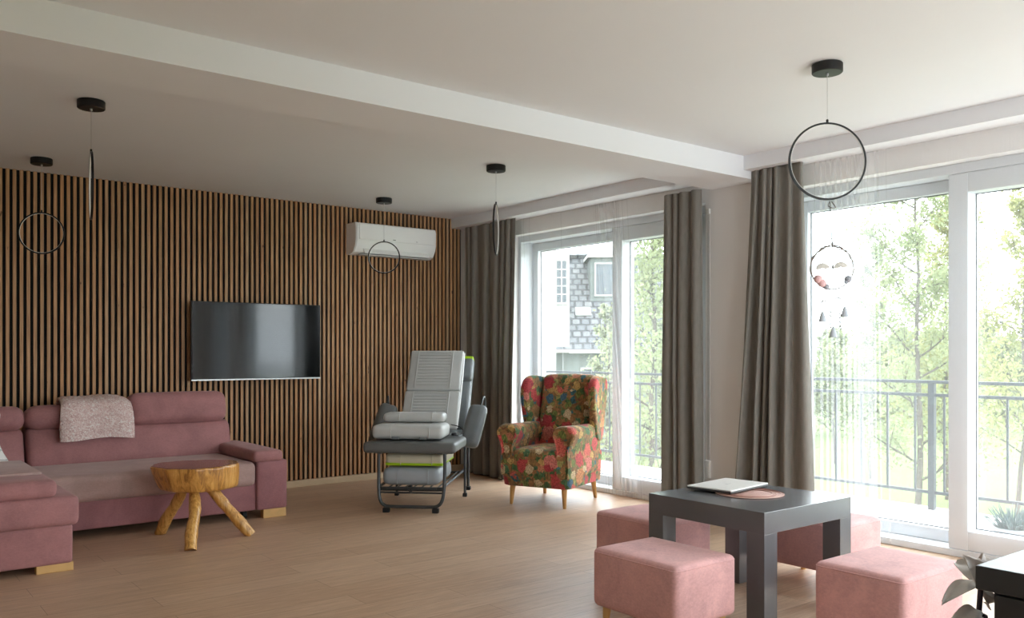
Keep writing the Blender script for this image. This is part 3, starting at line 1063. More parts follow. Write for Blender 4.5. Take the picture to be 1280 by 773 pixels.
# tube frame: front U, side rails, rear legs
mb = MB()
fx = .262
fr = smooth_path([(-fx, .02, .47), (-fx, .02, .30), (-fx + .01, .0, .12), (-fx + .05, -.005, .055), (-fx + .13, -.005, .045), (0, -.005, .045),
                  (fx - .13, -.005, .045), (fx - .05, -.005, .055), (fx - .01, .0, .12), (fx, .02, .30), (fx, .02, .47)], 6)
mb.tube(fr, .0135, 10)
mb.build('front_frame', 'dark_steel', rc, True)
for sx in (-1, 1):
    mb = MB()
    mb.tube([(sx * .262, .03, .455), (sx * .262, 1.10, .455)], .0125, 10)
    mb.tube([(sx * .255, .02, .20), (sx * .255, 1.10, .20)], .011, 10)
    mb.build('side_rail', 'dark_steel', rc, True)
    MB().tube(smooth_path([(sx * .255, .85, .455), (sx * .27, 1.12, .44), (sx * .27, 1.15, .25), (sx * .27, 1.15, .03)], 6), .0135, 10).build('rear_leg', 'dark_steel', rc, True)
    MB().tube([(sx * .30, .78, .455), (sx * .30, .78, .03)], .0115, 10).build('middle_leg', 'dark_steel', rc, True)
    MB().soft(sx * .27, 1.15, .016, .022, .028, .016, .006).build('foot', 'rubber', rc, True)
    MB().soft(sx * .30, .78, .016, .018, .02, .016, .006).build('foot', 'rubber', rc, True)
    MB().soft(sx * .195, -.005, .018, .026, .022, .018, .006).build('foot', 'rubber', rc, True)
mb = MB()
for y in (.03, 1.05):
    mb.tube([(-.25, y, .172), (.25, y, .172)], .010, 8)
for z in (.152, .19):
    mb.tube([(-.25, .012, z), (.25, .012, z)], .008, 8)
for k in range(-3, 4):
    mb.tube([(k * .065, .03, .182), (k * .065, 1.05, .182)], .006, 8)
mb.tube(smooth_path([(-.2, .0, .185), (-.03, -.012, .182), (.0, -.02, .16), (.03, -.012, .182), (.2, .0, .185)], 4), .006, 8)
mb.build('rack', 'dark_steel', rc, True)

# massage mat leaning on the backrest (segmented, white)


def rc_point(x, y, z):
    return Matrix.Translation((RCX, RCY, 0)) @ Matrix.Rotation(RCA, 4, 'Z') @ Vector((x, y, z))


mat_o = thing('massage_mat', 'ribbed white massage mat propped against the backrest of the reclining chair', 'mat', tuple(rc_point(-.02, .80, .562)), RCA)
mmx = Matrix.Translation((0, 0, 0)) @ Matrix.Rotation(math.radians(-33), 4, 'X')


def panel(z0, z1, name, w=.245, y=-.028):
    p = MB().soft(.0, y, (z0 + z1) / 2, w, .026, (z1 - z0) / 2, .02, (0, .008, 0), mx=mmx).build(name, 'white_vinyl', mat_o, True)
    mb = MB()
    nz = int((z1 - z0) / .034)
    for k in range(nz):
        z = z0 + .05 + (z1 - z0 - .085) * k / max(1, nz - 1)
        mb.tube([(-w * .62, y - .0355, z), (w * .55, y - .0355, z)], .0042, 6, mx=mmx)
    mb.tube([(-w * .68, y - .034, z0 + .02), (-w * .68, y - .034, z1 - .02)], .004, 6, mx=mmx)
    mb.tube([(w * .62, y - .034, z0 + .02), (w * .62, y - .034, z1 - .02)], .004, 6, mx=mmx)
    mb.build('stitched_ribs', 'white_vinyl', p, True)
    return p


panel(.385, .81, 'upper_panel')
panel(.0, .38, 'lower_panel', .25)
mb = MB()
mb.tube(smooth_path([(.248, -.03, .02), (.252, -.03, .4), (.247, -.03, .79)], 5), .008, 8, mx=mmx)
mb.build('piping', 'white_plastic', mat_o, True)


def pad(name, label, cx, cy, z0, hx, hy, hz, mat, band=None, group=None, tilt=0.0, strap=False, r=.036):
    p = rc_point(cx, cy, z0 + .008)
    o = thing(name, label, 'massage pad', tuple(p), RCA, group)
    mx = Matrix.Translation((0, 0, hz)) @ Matrix.Rotation(math.radians(tilt), 4, 'X')
    c = MB().soft(0, 0, 0, hx, hy, hz, r, (0, .006, .004), mx=mx).build('pad', mat, o, True)
    for sx in (-.45, .62):
        pts = [(sx * hx, -hy - .006, -hz * .8), (sx * hx, -hy - .008, 0), (sx * hx, -hy + .006, hz * .75), (sx * hx, -hy * .6, hz + .003), (sx * hx, hy * .5, hz + .003)]
        MB().tube(smooth_path(pts, 4), .003, 6, mx=mx).build('seam', mat, c, True)
    if band:
        MB().soft(0, 0, -hz + .012, hx * .985, hy * 1.01, .012, .01, mx=mx).build('lime_band', band, c, True)['label'] = 'lime green band'
    if strap:
        for sx in (-.32, .45):
            MB().box(sx * hx - .03, sx * hx + .03, -hy - .012, -hy + .02, -hz - .0, -hz + .022, bevel=.004, mx=mx).build('strap', 'grey_vinyl', o)
    return o


pad('massage_pad', 'thick white massage pad lying on the grey footrest, lower of two', -.04, .20, .558, .285, .17, .055, 'white_vinyl', strap=True)
pad('massage_pad', 'slim white massage pad on top of the thicker one on the footrest', -.03, .30, .678, .25, .09, .036, 'white_vinyl', r=.03)
pad('massage_pad', 'cream massage pad with a lime green band, under the footrest', -.0, .36, .342, .235, .26, .048, 'cream_vinyl', band='lime')
pad('massage_pad', 'folded grey massage mat on the lower rack of the reclining chair', -.02, .36, .191, .228, .30, .068, 'pale_grey_vinyl', tilt=0, r=.045)
o = thing('remote_control', 'small black remote control with a cord on the side of the chair seat', 'remote', tuple(rc_point(.275, .42, .566)), RCA)
MB().soft(0, 0, .012, .022, .06, .011, .008).build('body', 'black_plastic', o, True)
MB().tube(smooth_path([(0, -.06, .012), (.03, -.12, .01), (.055, -.05, .01), (.06, .05, .03), (.02, .10, .06), (-.05, .08, .08)], 6), .004, 8).build('cord', 'cord_black', o, True)
MB().soft(0, .02, .024, .008, .012, .003, .002).build('button', 'silver', o, True)

# ------------------------------------------------------------------ floral wingback armchair
AC = thing('wingback_armchair', 'wingback armchair in bright floral upholstery beside the sheer curtain', 'armchair', (4.772, 5.526, 0), math.atan2(-.92, .393))
# base box
mb = MB()
secs = []


def rrect(cx, cy, hx, hy, r, n=5):
    out = []
    for qx, qy, a0 in ((1, 1, 0), (-1, 1, 90), (-1, -1, 180), (1, -1, 270)):
        for k in range(n + 1):
            a = math.radians(a0 + 90 * k / n)
            out.append((cx + qx * (hx - r) + r * math.cos(a), cy + qy * (hy - r) + r * math.sin(a)))
    return out


for z, hx, y0, y1 in ((.158, .285, -.33, .30), (.165, .300, -.345, .315), (.25, .305, -.36, .325), (.40, .305, -.365, .34), (.42, .295, -.355, .34)):
    secs.append([(x, y, z) for x, y in rrect(0, (y0 + y1) / 2, hx, (y1 - y0) / 2, .045)])
mb.loft(secs)
mb.build('seat_base', 'floral_fabric', AC, True, 60)
MB().soft(0, -.09, .415, .205, .28, .05, .04, (0, .006, .016)).build('seat_cushion', 'floral_fabric', AC, True)


def wback(q):
    t = (q.z + .36) / .72
    return (q.x * (1 - .03 * t), q.y + .13 * max(t, 0) ** 1.1, q.z)


MB().soft(0, .215, .715, .25, .07, .335, .045, (0, .03, .012), warp=wback, n=8).build('backrest', 'floral_fabric', AC, True)
MB().soft(0, .285, .65, .262, .05, .355, .045, (0, .012, 0), warp=wback, n=8).build('back_shell', 'floral_fabric', AC, True)
# wings: profile in (y,z), thickness in x
for sx in (-1, 1):
    prof = [(.12, .56), (.085, .66), (.06, .76), (.045, .86), (.05, .945), (.085, 1.008), (.15, 1.042), (.23, 1.048), (.33, 1.036), (.405, 1.018), (.425, .975), (.405, .86), (.37, .72), (.335, .60), (.31, .50), (.20, .50)]
    pp = [(p.x, p.y) for p in smooth_path([(y, z, 0) for y, z in prof], 3, True)]
    cy = sum(p[0] for p in pp) / len(pp)
    cz = sum(p[1] for p in pp) / len(pp)
    rings = []
    for off, k in ((-.034, .80), (-.032, .90), (-.024, .97), (0, 1.0), (.024, .97), (.032, .90), (.034, .80)):
        r = []
        for y, z in pp:
            yy, zz = cy + (y - cy) * k, cz + (z - cz) * (k * .5 + .5)
            flare = .035 * max(0, (.28 - yy)) / .22
            r.append((sx * (.284 + flare) + off, yy, zz))
        rings.append(r)
    MB().loft(rings).build('wing', 'floral_fabric', AC, True, 70)
    # arm: rounded section swept front to back, flaring at the top
    rings = []
    for y, zt, wd, xo in ((-.352, .60, .062, .248), (-.368, .628, .078, .25), (-.362, .648, .088, .252), (-.32, .66, .090, .255), (-.20, .655, .084, .258), (-.05, .65, .072, .264), (.10, .652, .060, .270), (.24, .64, .05, .270)):
        cxx = xo
        bw = .048
        ring = []
        pts = [(-bw, .40), (-bw, .48), (-wd * .9, .555), (-wd, zt - .05), (-wd * .8, zt - .015), (-wd * .35, zt), (wd * .35, zt), (wd * .8, zt - .015), (wd * 1.05, zt - .05), (wd * .95, .55), (bw, .47), (bw, .40), (bw, .25), (-bw, .25)]
        q = smooth_path([(a, b, 0) for a, b in pts], 2, True)
        for p in q:
            ring.append((sx * (cxx + p.x), y, p.y))
        rings.append(ring if sx > 0 else ring[::-1])
    MB().loft(rings).build('arm', 'floral_fabric', AC, True, 60)
for lx, ly, tx, ty in ((-.2325, -.2875, -.01, -.012), (.2325, -.2875, .01, -.012), (-.2325, .2875, -.01, .03), (.2325, .2875, .01, .03)):
    mb = MB()
    mb.tube([(lx + tx, ly + ty, 0), (lx + tx * .9, ly + ty * .9, .01), (lx, ly - 0, .17)], [.013, .014, .025], 14)
    mb.v = [(p[0], p[1], max(0, p[2])) for p in mb.v]
    mb.build('leg', 'turned_leg', AC, True, 50)

# ------------------------------------------------------------------ dark table with laptop and placemat
T = thing('side_table', 'square charcoal table with thick straight legs among four pink pouffes', 'table', (3.595, 2.68, 0))
hw, leg, TZ = .35, .095, .538
MB().box(-hw, hw, -.345, .345, TZ - .098, TZ, bevel=.0012).build('tabletop', 'table_laminate', T)
for sx in (-1, 1):
    for sy in (-1, 1):
        xa, ya = sx * (hw - leg / 2), sy * (.345 - leg / 2)
        MB().box(xa - leg / 2, xa + leg / 2, ya - leg / 2, ya + leg / 2, 0, TZ - .098, bevel=.0008).build('leg', 'table_laminate', T)
o = thing('placemat', 'round woven pinkish placemat on the charcoal table, partly under the laptop', 'placemat', (3.63, 2.70, TZ))
MB().lathe([(.0, .0005), (.165, .0005), (.168, .002), (.166, .0035), (0, .0035)], 48).build('weave', 'woven_pink', o, True, 40)
mb = MB()
for r in (.167, .15, .13, .11):
    mb.tube([(r * math.cos(a), r * math.sin(a), .004) for a in [2 * math.pi * k / 40 for k in range(40)]], .0022, 6, closed=True)
mb.build('rim_coils', 'woven_pink', o, True)
la = math.atan2(2.741 - 2.714, 3.819 - 3.446)
LT = thing('laptop', 'closed white laptop lying on the charcoal table', 'laptop', (3.667, 2.862, TZ + .0075), la + math.radians(3))
MB().box(-.185, .185, -.128, .128, .002, .011, bevel=.003).build('keyboard_base', 'laptop_dark', LT)
MB().box(-.185, .185, -.128, .128, .0115, .019, bevel=.003).build('lid', 'laptop_white', LT)
MB().tube([(-.14, .126, .0115), (.14, .126, .0115)], .005, 8).build('hinge', 'laptop_dark', LT, True)
MB().box(-.022, .022, -.003, .003, .0186, .0194).build('logo', 'silver', LT)
for sx in (-.16, .16):
    for sy in (-.11, .11):
        MB().lathe([(.006, -.0028), (.007, 0.0), (.007, .003)], 10, mx=Matrix.Translation((sx, sy, 0))).build('rubber_foot', 'rubber', LT)

# ------------------------------------------------------------------ pouffes


def pouffe(label, x, y, rz):
    o = thing('pouffe', label, 'pouffe', (x, y, 0), rz, 'pink pouffes around the table')
    b = MB().soft(0, 0, .2325, .2, .25, .1325, .028, (0, 0, .004), n=8).build('body', 'pink_velvet', o, True)
    mb = MB()
    ring = [(.2 * q[0], .25 * q[1]) for q in ((1, 1), (-1, 1), (-1, -1), (1, -1))]
    mb.tube([(x_, y_, .345) for x_, y_ in rrect(0, 0, .198, .248, .028)], .0035, 6, closed=True)
    mb.build('piping', 'pink_velvet', b, True)
    for sx in (-1, 1):
        for sy in (-1, 1):
            MB().tube([(sx * .155, sy * .205, 0), (sx * .15, sy * .2, .108)], [.013, .02], 14).build('leg', 'foot_wood', o, True)
    return o


pA = pouffe('pink velvet pouffe nearest the room centre, left of the front leg of the charcoal table', 2.917, 2.634, 0)
dup(pA, (3.53, 1.915, 0), math.radians(90), 'pink velvet pouffe nearest the black sideboard, beside the grey flower petals')
dup(pA, (3.558, 3.29, 0), 0, 'pink velvet pouffe half hidden behind the left end of the table, nearest the armchair')
dup(pA, (4.25, 2.70, 0), 0, 'pink velvet pouffe between the table and the balcony window')

# ------------------------------------------------------------------ black cabinet, flower
o = thing('sideboard', 'black sideboard with an overhanging top at the lower right corner', 'cabinet', (2.5, .57, 0))
MB().box(-.39, .39, -.364, .364, .694, .75, bevel=.003).build('top', 'cabinet_black', o)
MB().box(-.352, .37, -.34, .338, .05, .694, bevel=.002).build('body', 'cabinet_black', o)
MB().box(-.34, .35, -.32, .32, 0, .05).build('plinth', 'cabinet_black', o)
d = MB().box(-.37, -.352, -.33, -.006, .06, .685, bevel=.002).build('door', 'cabinet_black', o)
MB().tube([(-.385, -.04, .32), (-.385, -.04, .48)], .006, 10).build('handle', 'dark_steel', d, True)
d = MB().box(-.37, -.352, .006, .33, .06, .685, bevel=.002).build('door', 'cabinet_black', o)
MB().tube([(-.385, .04, .32), (-.385, .04, .48)], .006, 10).build('handle', 'dark_steel', d, True)

VX, VY = 2.25, 1.025
o = thing('floor_vase', 'dark floor vase standing behind the black sideboard', 'vase', (VX, VY, 0))
MB().lathe([(.07, 0), (.085, .02), (.095, .15), (.085, .30), (.05, .42), (.042, .46), (.05, .49), (.043, .49), (.035, .46), (.04, .42), (.06, .30), (.0, .25)], 28).build('body', 'vase_glaze', o, True, 50)
fl = thing('artificial_flower', 'large grey artificial flower with drooping petals beside the black sideboard', 'flower', (VX, VY, .30))


def petal(base, tip, width, up, curl=.03):
    base, tip, up = Vector(base), Vector(tip), Vector(up).normalized()
    t = (tip - base)
    L_ = t.length
    t.normalize()
    s = t.cross(up).normalized()
    nn = s.cross(t)
    rings = []
    for i in range(11):
        q = i / 10
        wd = width * (math.sin(math.pi * min(1, q * .93 + .05)) ** .7) * (.6 + .5 * q if q < .8 else 1)
        c = base + t * L_ * q + nn * (curl * math.sin(math.pi * q) - curl * .8 * q * q)
        a, b = [], []
        for k in range(9):
            v = k / 4 - 1
            p = c + s * wd * v + nn * (.3 * wd * v * v + .006 * math.sin(6 * q + 3 * v))
            a.append(tuple(p))
            b.append(tuple(p - nn * .003))
        rings.append(a + b[::-1])
    return MB().loft(rings)


def at(u, v_, d):
    p = EYE + (FWD + RGT * ((u - 640) / 1085.5) - Vector((0, 0, (v_ - 440.4) / 1085.5))) * d
    return p - Vector((VX, VY, .30))


hub = at(1226, 733, 2.16)
st = smooth_path([(0, 0, -.02), (.004, -.004, .12), tuple(hub * .6 + Vector((0.012, 0, .0))), tuple(hub)], 6)
MB().tube(st, [.007] * len(st), 8).build('stem', 'stem_dark', fl, True)
for (u, v_, dd), (u2, v2, d2), wd, up in (((1224, 730, 2.16), (1196, 698, 2.22), .030, (-.6, -.7, .2)), ((1222, 729, 2.16), (1181, 748, 2.10), .022, (-.2, -.5, .9)),
                                       ((1224, 728, 2.16), (1232, 692, 2.26), .022, (-.7, -.6, .1)), ((1228, 770, 2.16), (1194, 772, 2.10), .024, (-.3, -.6, .8)),
                                       ((1226, 732, 2.16), (1214, 700, 2.10), .030, (-.6, -.8, .1)), ((1226, 735, 2.18), (1240, 760, 2.25), .02, (-.6, -.7, .2))):
    petal(at(u, v_, dd), at(u2, v2, d2), wd, up, .02).build('petal', 'petal', fl, True)
lw = smooth_path([tuple(at(1228, 770, 2.16)), tuple(at(1231, 778, 2.17)), (0.004, 0, .16)], 5)
MB().tube(lw, .006, 8).build('branch', 'stem_dark', fl, True)

# ------------------------------------------------------------------ pendant lamps


def pendant(label, x, y, d, ztop, ang, can_r=.072):
    """ring lamp: canopy at the ceiling, thin cable, hoop with an LED strip on its inner face"""
    o = thing('pendant_lamp', label, 'pendant lamp', (x, y, H), ang, 'black ring pendant lamps')
    c = MB().lathe([(can_r - .003, -.001), (can_r, -.004), (can_r, -.042), (can_r - .004, -.046), (.0, -.046)], 36).build('canopy', 'black_metal', o, True, 40)
    MB().lathe([(.004, -.058), (.007, -.055), (.007, -.046)], 12).build('cable_grip', 'silver', c, True)
    zt = ztop - H
    MB().tube([(0, 0, -.05), (0, 0, zt + .012)], .0014, 6).build('cable', 'silver', o, True)
    R = d / 2
    n = 72
    ring = []
    hoop = MB()
    for k in range(n):
        a = 2 * math.pi * k / n
        r0, r1 = R - .009, R
        ring.append([(q * math.cos(a), yy, zt - R + q * math.sin(a)) for q, yy in ((r1, -.006), (r1, .006), (r0, .006), (r0, -.006))])
    ring.append(ring[0])
    hoop.loft(ring, cap=False)
    h = hoop.build('hoop', 'black_metal', o, True, 40)
    led = MB()
    ring = []
    for k in range(n):
        a = 2 * math.pi * k / n
        ring.append([(q * math.cos(a), yy, zt - R + q * math.sin(a)) for q, yy in ((R - .0092, -.0045), (R - .0092, .0045), (R - .0115, .0035), (R - .0115, -.0035))])
    ring.append(ring[0])
    led.loft(ring, cap=False)
    led.build('led_strip', 'led_diffuser', h, True, 40)
    MB().lathe([(.003, zt + .016), (.006, zt + .013), (.006, zt - .002)], 12).build('hoop_clamp', 'black_metal', h, True)
    return o


pendant('large black ring lamp hanging near the balcony window, a wind chime tied to it', 3.791, 2.368, .376, 2.361, -YAW)
pendant('black ring lamp hung edge on, seen against the slatted wall above the sofa', 1.131, 5.231, .376, 2.361, math.radians(90) - math.atan2(1.131, 5.231) + .04)
pendant('small black ring lamp before the slatted wall above the left of the sofa', 1.186, 7.005, .302, 2.257, math.radians(-20))
pendant('small black ring lamp hanging in front of the air conditioner', 3.938, 6.912, .292, 2.254, -YAW)
pendant('black ring lamp hung edge on before the dark corner curtain', 3.905, 5.182, .385, 2.358, math.radians(90) - math.atan2(3.905, 5.182) - .10)

# ------------------------------------------------------------------ wind chime tied to the big ring
wc = thing('wind_chime', 'wind chime of twig hoop, felt shapes and small bells under the large ring lamp', 'wind chime', (3.808, 2.353, 1.658), -YAW)
rng = random.Random(2)
R = .104
mb = MB()
mb.tube([(R * math.cos(a), .002 * math.sin(5 * a), R * math.sin(a)) for a in [2 * math.pi * k / 60 for k in range(60)]], .0032, 7, closed=True)
mb.build('hoop', 'twig', wc, True)
mb = MB()
for ph, a0, a1 in ((0, 95, 200), (2, 95, 190), (1, 85, -20), (3, 85, 10)):
    pts = []
    for k in range(22):
        q = k / 21
        a = math.radians(a0 + (a1 - a0) * q)
        r = R + .006 * math.sin(9 * q + ph)
        pts.append((r * math.cos(a), .005 * math.cos(11 * q + ph), r * math.sin(a)))
    mb.tube(pts, [.0026 - .0014 * k / 21 for k in range(22)], 6)
mb.build('twig_wrap', 'twig', wc, True)
mb = MB()
mb.tube([(0, 0, R), (-.004, 0, .2), (-.010, 0, .318)], .0024, 6)
mb.tube(smooth_path([(-.010, 0, .322), (-.02, -.004, .300), (.0, -.006, .288), (.016, -.004, .292), (-.004, 0, .322)], 5), .0024, 6)
mb.build('hanging_string', 'string', wc, True)
mb = MB()
for s in (-1, 1):
    mb.tube(smooth_path([(0, -.004, R), (.02 * s + .008, -.01, R + .018), (.03 * s + .01, -.012, R + .035), (.008 * s + .008, -.01, R + .03), (0, -.004, R)], 5), .0022, 6)
mb.build('bow', 'twig', wc, True)
for cx, cz, s in ((-.046, .006, 1), (.042, .012, -1)):
    prof = [(-.032, -.012), (-.022, .010), (0, .017), (.020, .012), (.034, -.004), (.016, -.012), (0, -.008), (-.014, -.014)]
    q = [(p.x, p.y) for p in smooth_path([(a, b, 0) for a, b in prof], 4, True)]
    MB().loft([[(cx + a * k, yy, cz + b * k) for a, b in q] for yy, k in ((-.005, .85), (-.003, 1), (.003, 1), (.005, .85))]).build('felt_cloud', 'felt_grey', wc, True, 60)
    MB().tube([(cx, 0, cz + .014), (cx * .85, 0, R * .88)], .0015, 6).build('cloud_thread', 'string', wc, True)
MB().lathe([(.001, -.012), (.005, -.006), (.005, .006), (.001, .012)], 8, mx=Matrix.Translation((.004, 0, .004))).tube([(.004, 0, .012), (.003, 0, R)], .0015, 6).build('bead_thread', 'string', wc, True)


def ball(x, z, r, mat, name):
    n = 10
    prof = [(r * math.sin(math.pi * k / n), -r * math.cos(math.pi * k / n)) for k in range(n + 1)]
    MB().lathe(prof, 16, mx=Matrix.Translation((x, 0, z))).build(name, mat, wc, True, 80)


ball(-.068, -.055, .021, 'pom_pink', 'pompom')
ball(-.048, -.075, .020, 'pom_pink', 'pompom')
ball(-.027, -.092, .015, 'pom_dark', 'pompom')
ball(.078, -.055, .018, 'pom_dark', 'pompom')
ball(.068, -.068, .010, 'pom_dark', 'pompom')
for x, zb, zt in ((-.046, -.262, -.10), (.062, -.238, -.08), (.006, -.336, -.10)):
    bell = MB().lathe([(.0, .052), (.004, .050), (.008, .042), (.013, .026), (.017, .010), (.019, .0), (.016, .0), (.010, .02), (0, .04)], 16, mx=Matrix.Translation((x, 0, zb))).build('bell', 'bell_blue', wc, True, 50)
    MB().tube([(x, 0, zb + .05), (x, 0, zt)], .0015, 6).build('bell_thread', 'string', wc, True)
for x, z0, z1 in ((-.012, -.29, -.098), (.035, -.30, -.098)):
    mb = MB().tube([(x, 0, z0), (x, 0, z1)], .0015, 6)
    for k in range(4):
        mb.tube(smooth_path([(x, 0, z0 + .02 + k * .02), (x + .008, 0, z0 + .012 + k * .02), (x + .006, 0, z0 + k * .02)], 3), .003, 6)
    mb.build('feather_thread', 'string', wc, True)
for x, z, s in ((-.03, -.165, 1), (.035, -.15, -1)):
    MB().tube(smooth_path([(x - .03, 0, z - .01), (x - .01, 0, z + .006), (x + .012, 0, z), (x + .034, 0, z + .012)], 4), [.001, .002, .003, .003, .003, .003, .003, .003, .002, .002, .002, .002, .001][:13], 6).build('twig_bar', 'twig', wc, True)

# ------------------------------------------------------------------ balcony and garden
GZ = -3.0
struct(MB().box(5.66, 7.02, -4, 8.3, -.25, -.005).build('balcony_floor', 'balcony_tile'))
struct(MB().box(5.66, 7.05, 8.12, 8.32, -.25, 2.9).build('balcony_wall', 'house_white'))
struct(MB().box(5.6, 170, -120, 170, GZ - .5, GZ).build('lawn', 'lawn_grass'))
rl = thing('balcony_railing', 'grey metal balcony railing with upright bars beyond the windows', 'railing', (6.9, 0, 0))
MB().box(-.025, .025, -4, 8.1, 1.0, 1.025, bevel=.003).build('top_rail', 'rail_grey', rl)
MB().box(-.012, .012, -4, 8.1, .895, .92, bevel=.003).build('middle_rail', 'rail_grey', rl)
MB().box(-.012, .012, -4, 8.1, .12, .145, bevel=.003).build('bottom_rail', 'rail_grey', rl)
for y in (-2.6, -.6, 1.385, 3.385, 5.385, 7.385):
    MB().box(-.022, .022, y - .024, y + .024, -.005, 1.0, bevel=.002).build('post', 'rail_grey', rl)
y = -3.8
b0 = MB().box(-.007, .007, -.007, .007, .14, .90).build('baluster', 'rail_grey', rl)
ks = [2.82 + .2338 * k for k in range(-24, 23)]
for i, y in enumerate(ks):
    if y > 8.05 or y < -3 or abs((y - 1.385) % 2.0) < .04:
        continue
    c = b0.copy()
    COL.objects.link(c)
    c.parent = rl
    c.location = (0, y, 0)
b0.location = (0, -3.5, 0)

# spiky plant in a low planter on the balcony
o = thing('potted_lavender', 'spiky blue green plant in a low pot on the balcony floor', 'potted plant', (6.12, 2.47, -.005))
MB().lathe([(.09, 0), (.10, .01), (.115, .085), (.122, .09), (.122, .10), (.105, .10), (.10, .075), (0, .075)], 24).build('pot', 'planter', o, True, 40)
mb = MB()
rng = random.Random(31)
for k in range(130):
    a = rng.uniform(0, 6.28)
    r0 = rng.uniform(0, .09)
    lean = rng.uniform(.02, .17)
    hgt = rng.uniform(.06, .17)
    b_ = Vector((r0 * math.cos(a), r0 * math.sin(a), .075))
    t_ = b_ + Vector((lean * math.cos(a), lean * math.sin(a), hgt))
    mb.tube([b_, (b_ + t_) / 2 + Vector((0, 0, .02)), t_], [.0035, .004, .001], 4)
mb.build('leaves', 'leaf_blue', o, True)


def tree(name, label, loc, height, trunk_r, crown_r, leaves, leaf, mat, seed, clear=.25, group=None, sparse=False):
    rng = random.Random(seed)
    o = thing(name, label, 'tree', loc, 0, group)
    mb = MB()
    tips = []
    p = Vector((0, 0, 0))
    pts, rs = [p.copy()], [trunk_r]
    n = 9
    for i in range(n):
        p = p + Vector((rng.uniform(-.12, .12) * height * .08, rng.uniform(-.12, .12) * height * .08, height / n))
        pts.append(p.copy())
        rs.append(max(.012, trunk_r * (1 - (i + 1) / n * .92)))
    sp = smooth_path(pts, 3)
    mb.tube(sp, list(np.interp(np.linspace(0, 1, len(sp)), np.linspace(0, 1, len(rs)), rs)), 8)
    nb = 26 if not sparse else 20
    for b in range(nb):
        f = clear + (1 - clear) * (b + rng.random()) / nb
        k = f * n
        i = min(int(k), n - 1)
        s = pts[i].lerp(pts[i + 1], k - i)
        az = b * 2.4 + rng.uniform(-.5, .5)
        ln = crown_r * (1.05 - .75 * max(0, (f - clear) / (1 - clear)) ** 1.4) * rng.uniform(.7, 1.1)
        el = rng.uniform(.35, .8)
        d = Vector((math.cos(az) * math.cos(el), math.sin(az) * math.cos(el), math.sin(el)))
        q = [s]
        for j in range(4):
            d = (d + Vector((rng.uniform(-.25, .25), rng.uniform(-.25, .25), rng.uniform(-.1, .2)))).normalized()
            q.append(q[-1] + d * ln / 4)
        r0 = max(.01, trunk_r * .42 * (1 - f * .6))
        mb.tube(q, [r0, r0 * .8, r0 * .6, r0 * .4, r0 * .2], 5)
        tips += [(q[j], ln) for j in (1, 2, 3, 4)]
        for j in (1, 2, 3):
            for _ in range(2):
                dd = (d + Vector((rng.uniform(-.9, .9), rng.uniform(-.9, .9), rng.uniform(-.4, .6)))).normalized()
                e = q[j] + dd * ln * .35
                mid = q[j].lerp(e, .5) + Vector((0, 0, .03 * ln))
                mb.tube([q[j], mid, e], [r0 * .35, r0 * .25, r0 * .1], 4)
                tips += [(e, ln), (mid, ln)]
    mb.build('trunk', 'bark', o, True)
    R_ = np.random.RandomState(seed)
    C = np.array([t[0][:] for t in tips])
    LN = np.array([t[1] for t in tips])
    idx = R_.randint(0, len(C), leaves)
    P = C[idx] + R_.normal(0, 1, (leaves, 3)) * (LN[idx] * (.13 if sparse else .17))[:, None]
    A = R_.normal(0, 1, (leaves, 3))
    A /= np.linalg.norm(A, axis=1)[:, None]
    B = np.cross(A, R_.normal(0, 1, (leaves, 3)))
    B /= np.linalg.norm(B, axis=1)[:, None]
    sz = leaf * R_.uniform(.6, 1.3, leaves)[:, None]
    V = np.stack([P - A * sz, P + B * sz * .55, P + A * sz, P - B * sz * .55], 1).reshape(-1, 3)
    me = bpy.data.meshes.new('foliage')
    me.vertices.add(leaves * 4)
    me.vertices.foreach_set('co', V.astype(np.float32).ravel())
    me.loops.add(leaves * 4)
    me.loops.foreach_set('vertex_index', np.arange(leaves * 4, dtype=np.int32))
    me.polygons.add(leaves)
    me.polygons.foreach_set('loop_start', np.arange(0, leaves * 4, 4, dtype=np.int32))
    me.update(calc_edges=True)
    me.materials.append(M[mat])
    f = bpy.data.objects.new('foliage', me)
    COL.objects.link(f)
    f.parent = o
    return o


tree('garden_tree', 'slender pale green tree with a forked trunk in the middle of the balcony window', seen(1140, 15, GZ), 8.4, .07, 1.6, 11000, .042, 'leaf_green', 7, .22, sparse=True)
tree('garden_tree', 'bushy yellow green tree behind the upright window stile, right of the slender tree', seen(1184, 25, GZ), 8.4, .07, 1.9, 11000, .06, 'leaf_lime', 9, .15)
tree('garden_tree', 'leafy yellow green tree seen through the pane at the right edge', seen(1266, 19, GZ), 7.8, .06, 1.6, 8000, .052, 'leaf_lime', 15, .2, sparse=True)
tree('garden_tree', 'tall thin sparse tree just right of the wind chime, left of the slender tree', seen(1088, 29, GZ), 8.2, .05, 1.1, 3500, .065, 'leaf_sage', 23, .3, sparse=True)
tree('garden_tree', 'tall dense tree filling the right pane beside the narrow dark curtain', seen(812, 20, GZ), 9.0, .08, 1.7, 9000, .06, 'leaf_green', 33, .12)
tree('garden_tree', 'small leafy tree in front of the tiled roof of the house', seen(762, 25, GZ), 5.6, .10, .95, 3000, .06, 'leaf_sage', 41, .3, sparse=True)
tree('garden_tree', 'low pale green tree behind the railing beside the taupe curtain', seen(1044, 33, GZ), 4.8, .06, 1.8, 6000, .08, 'leaf_green', 51, .2)
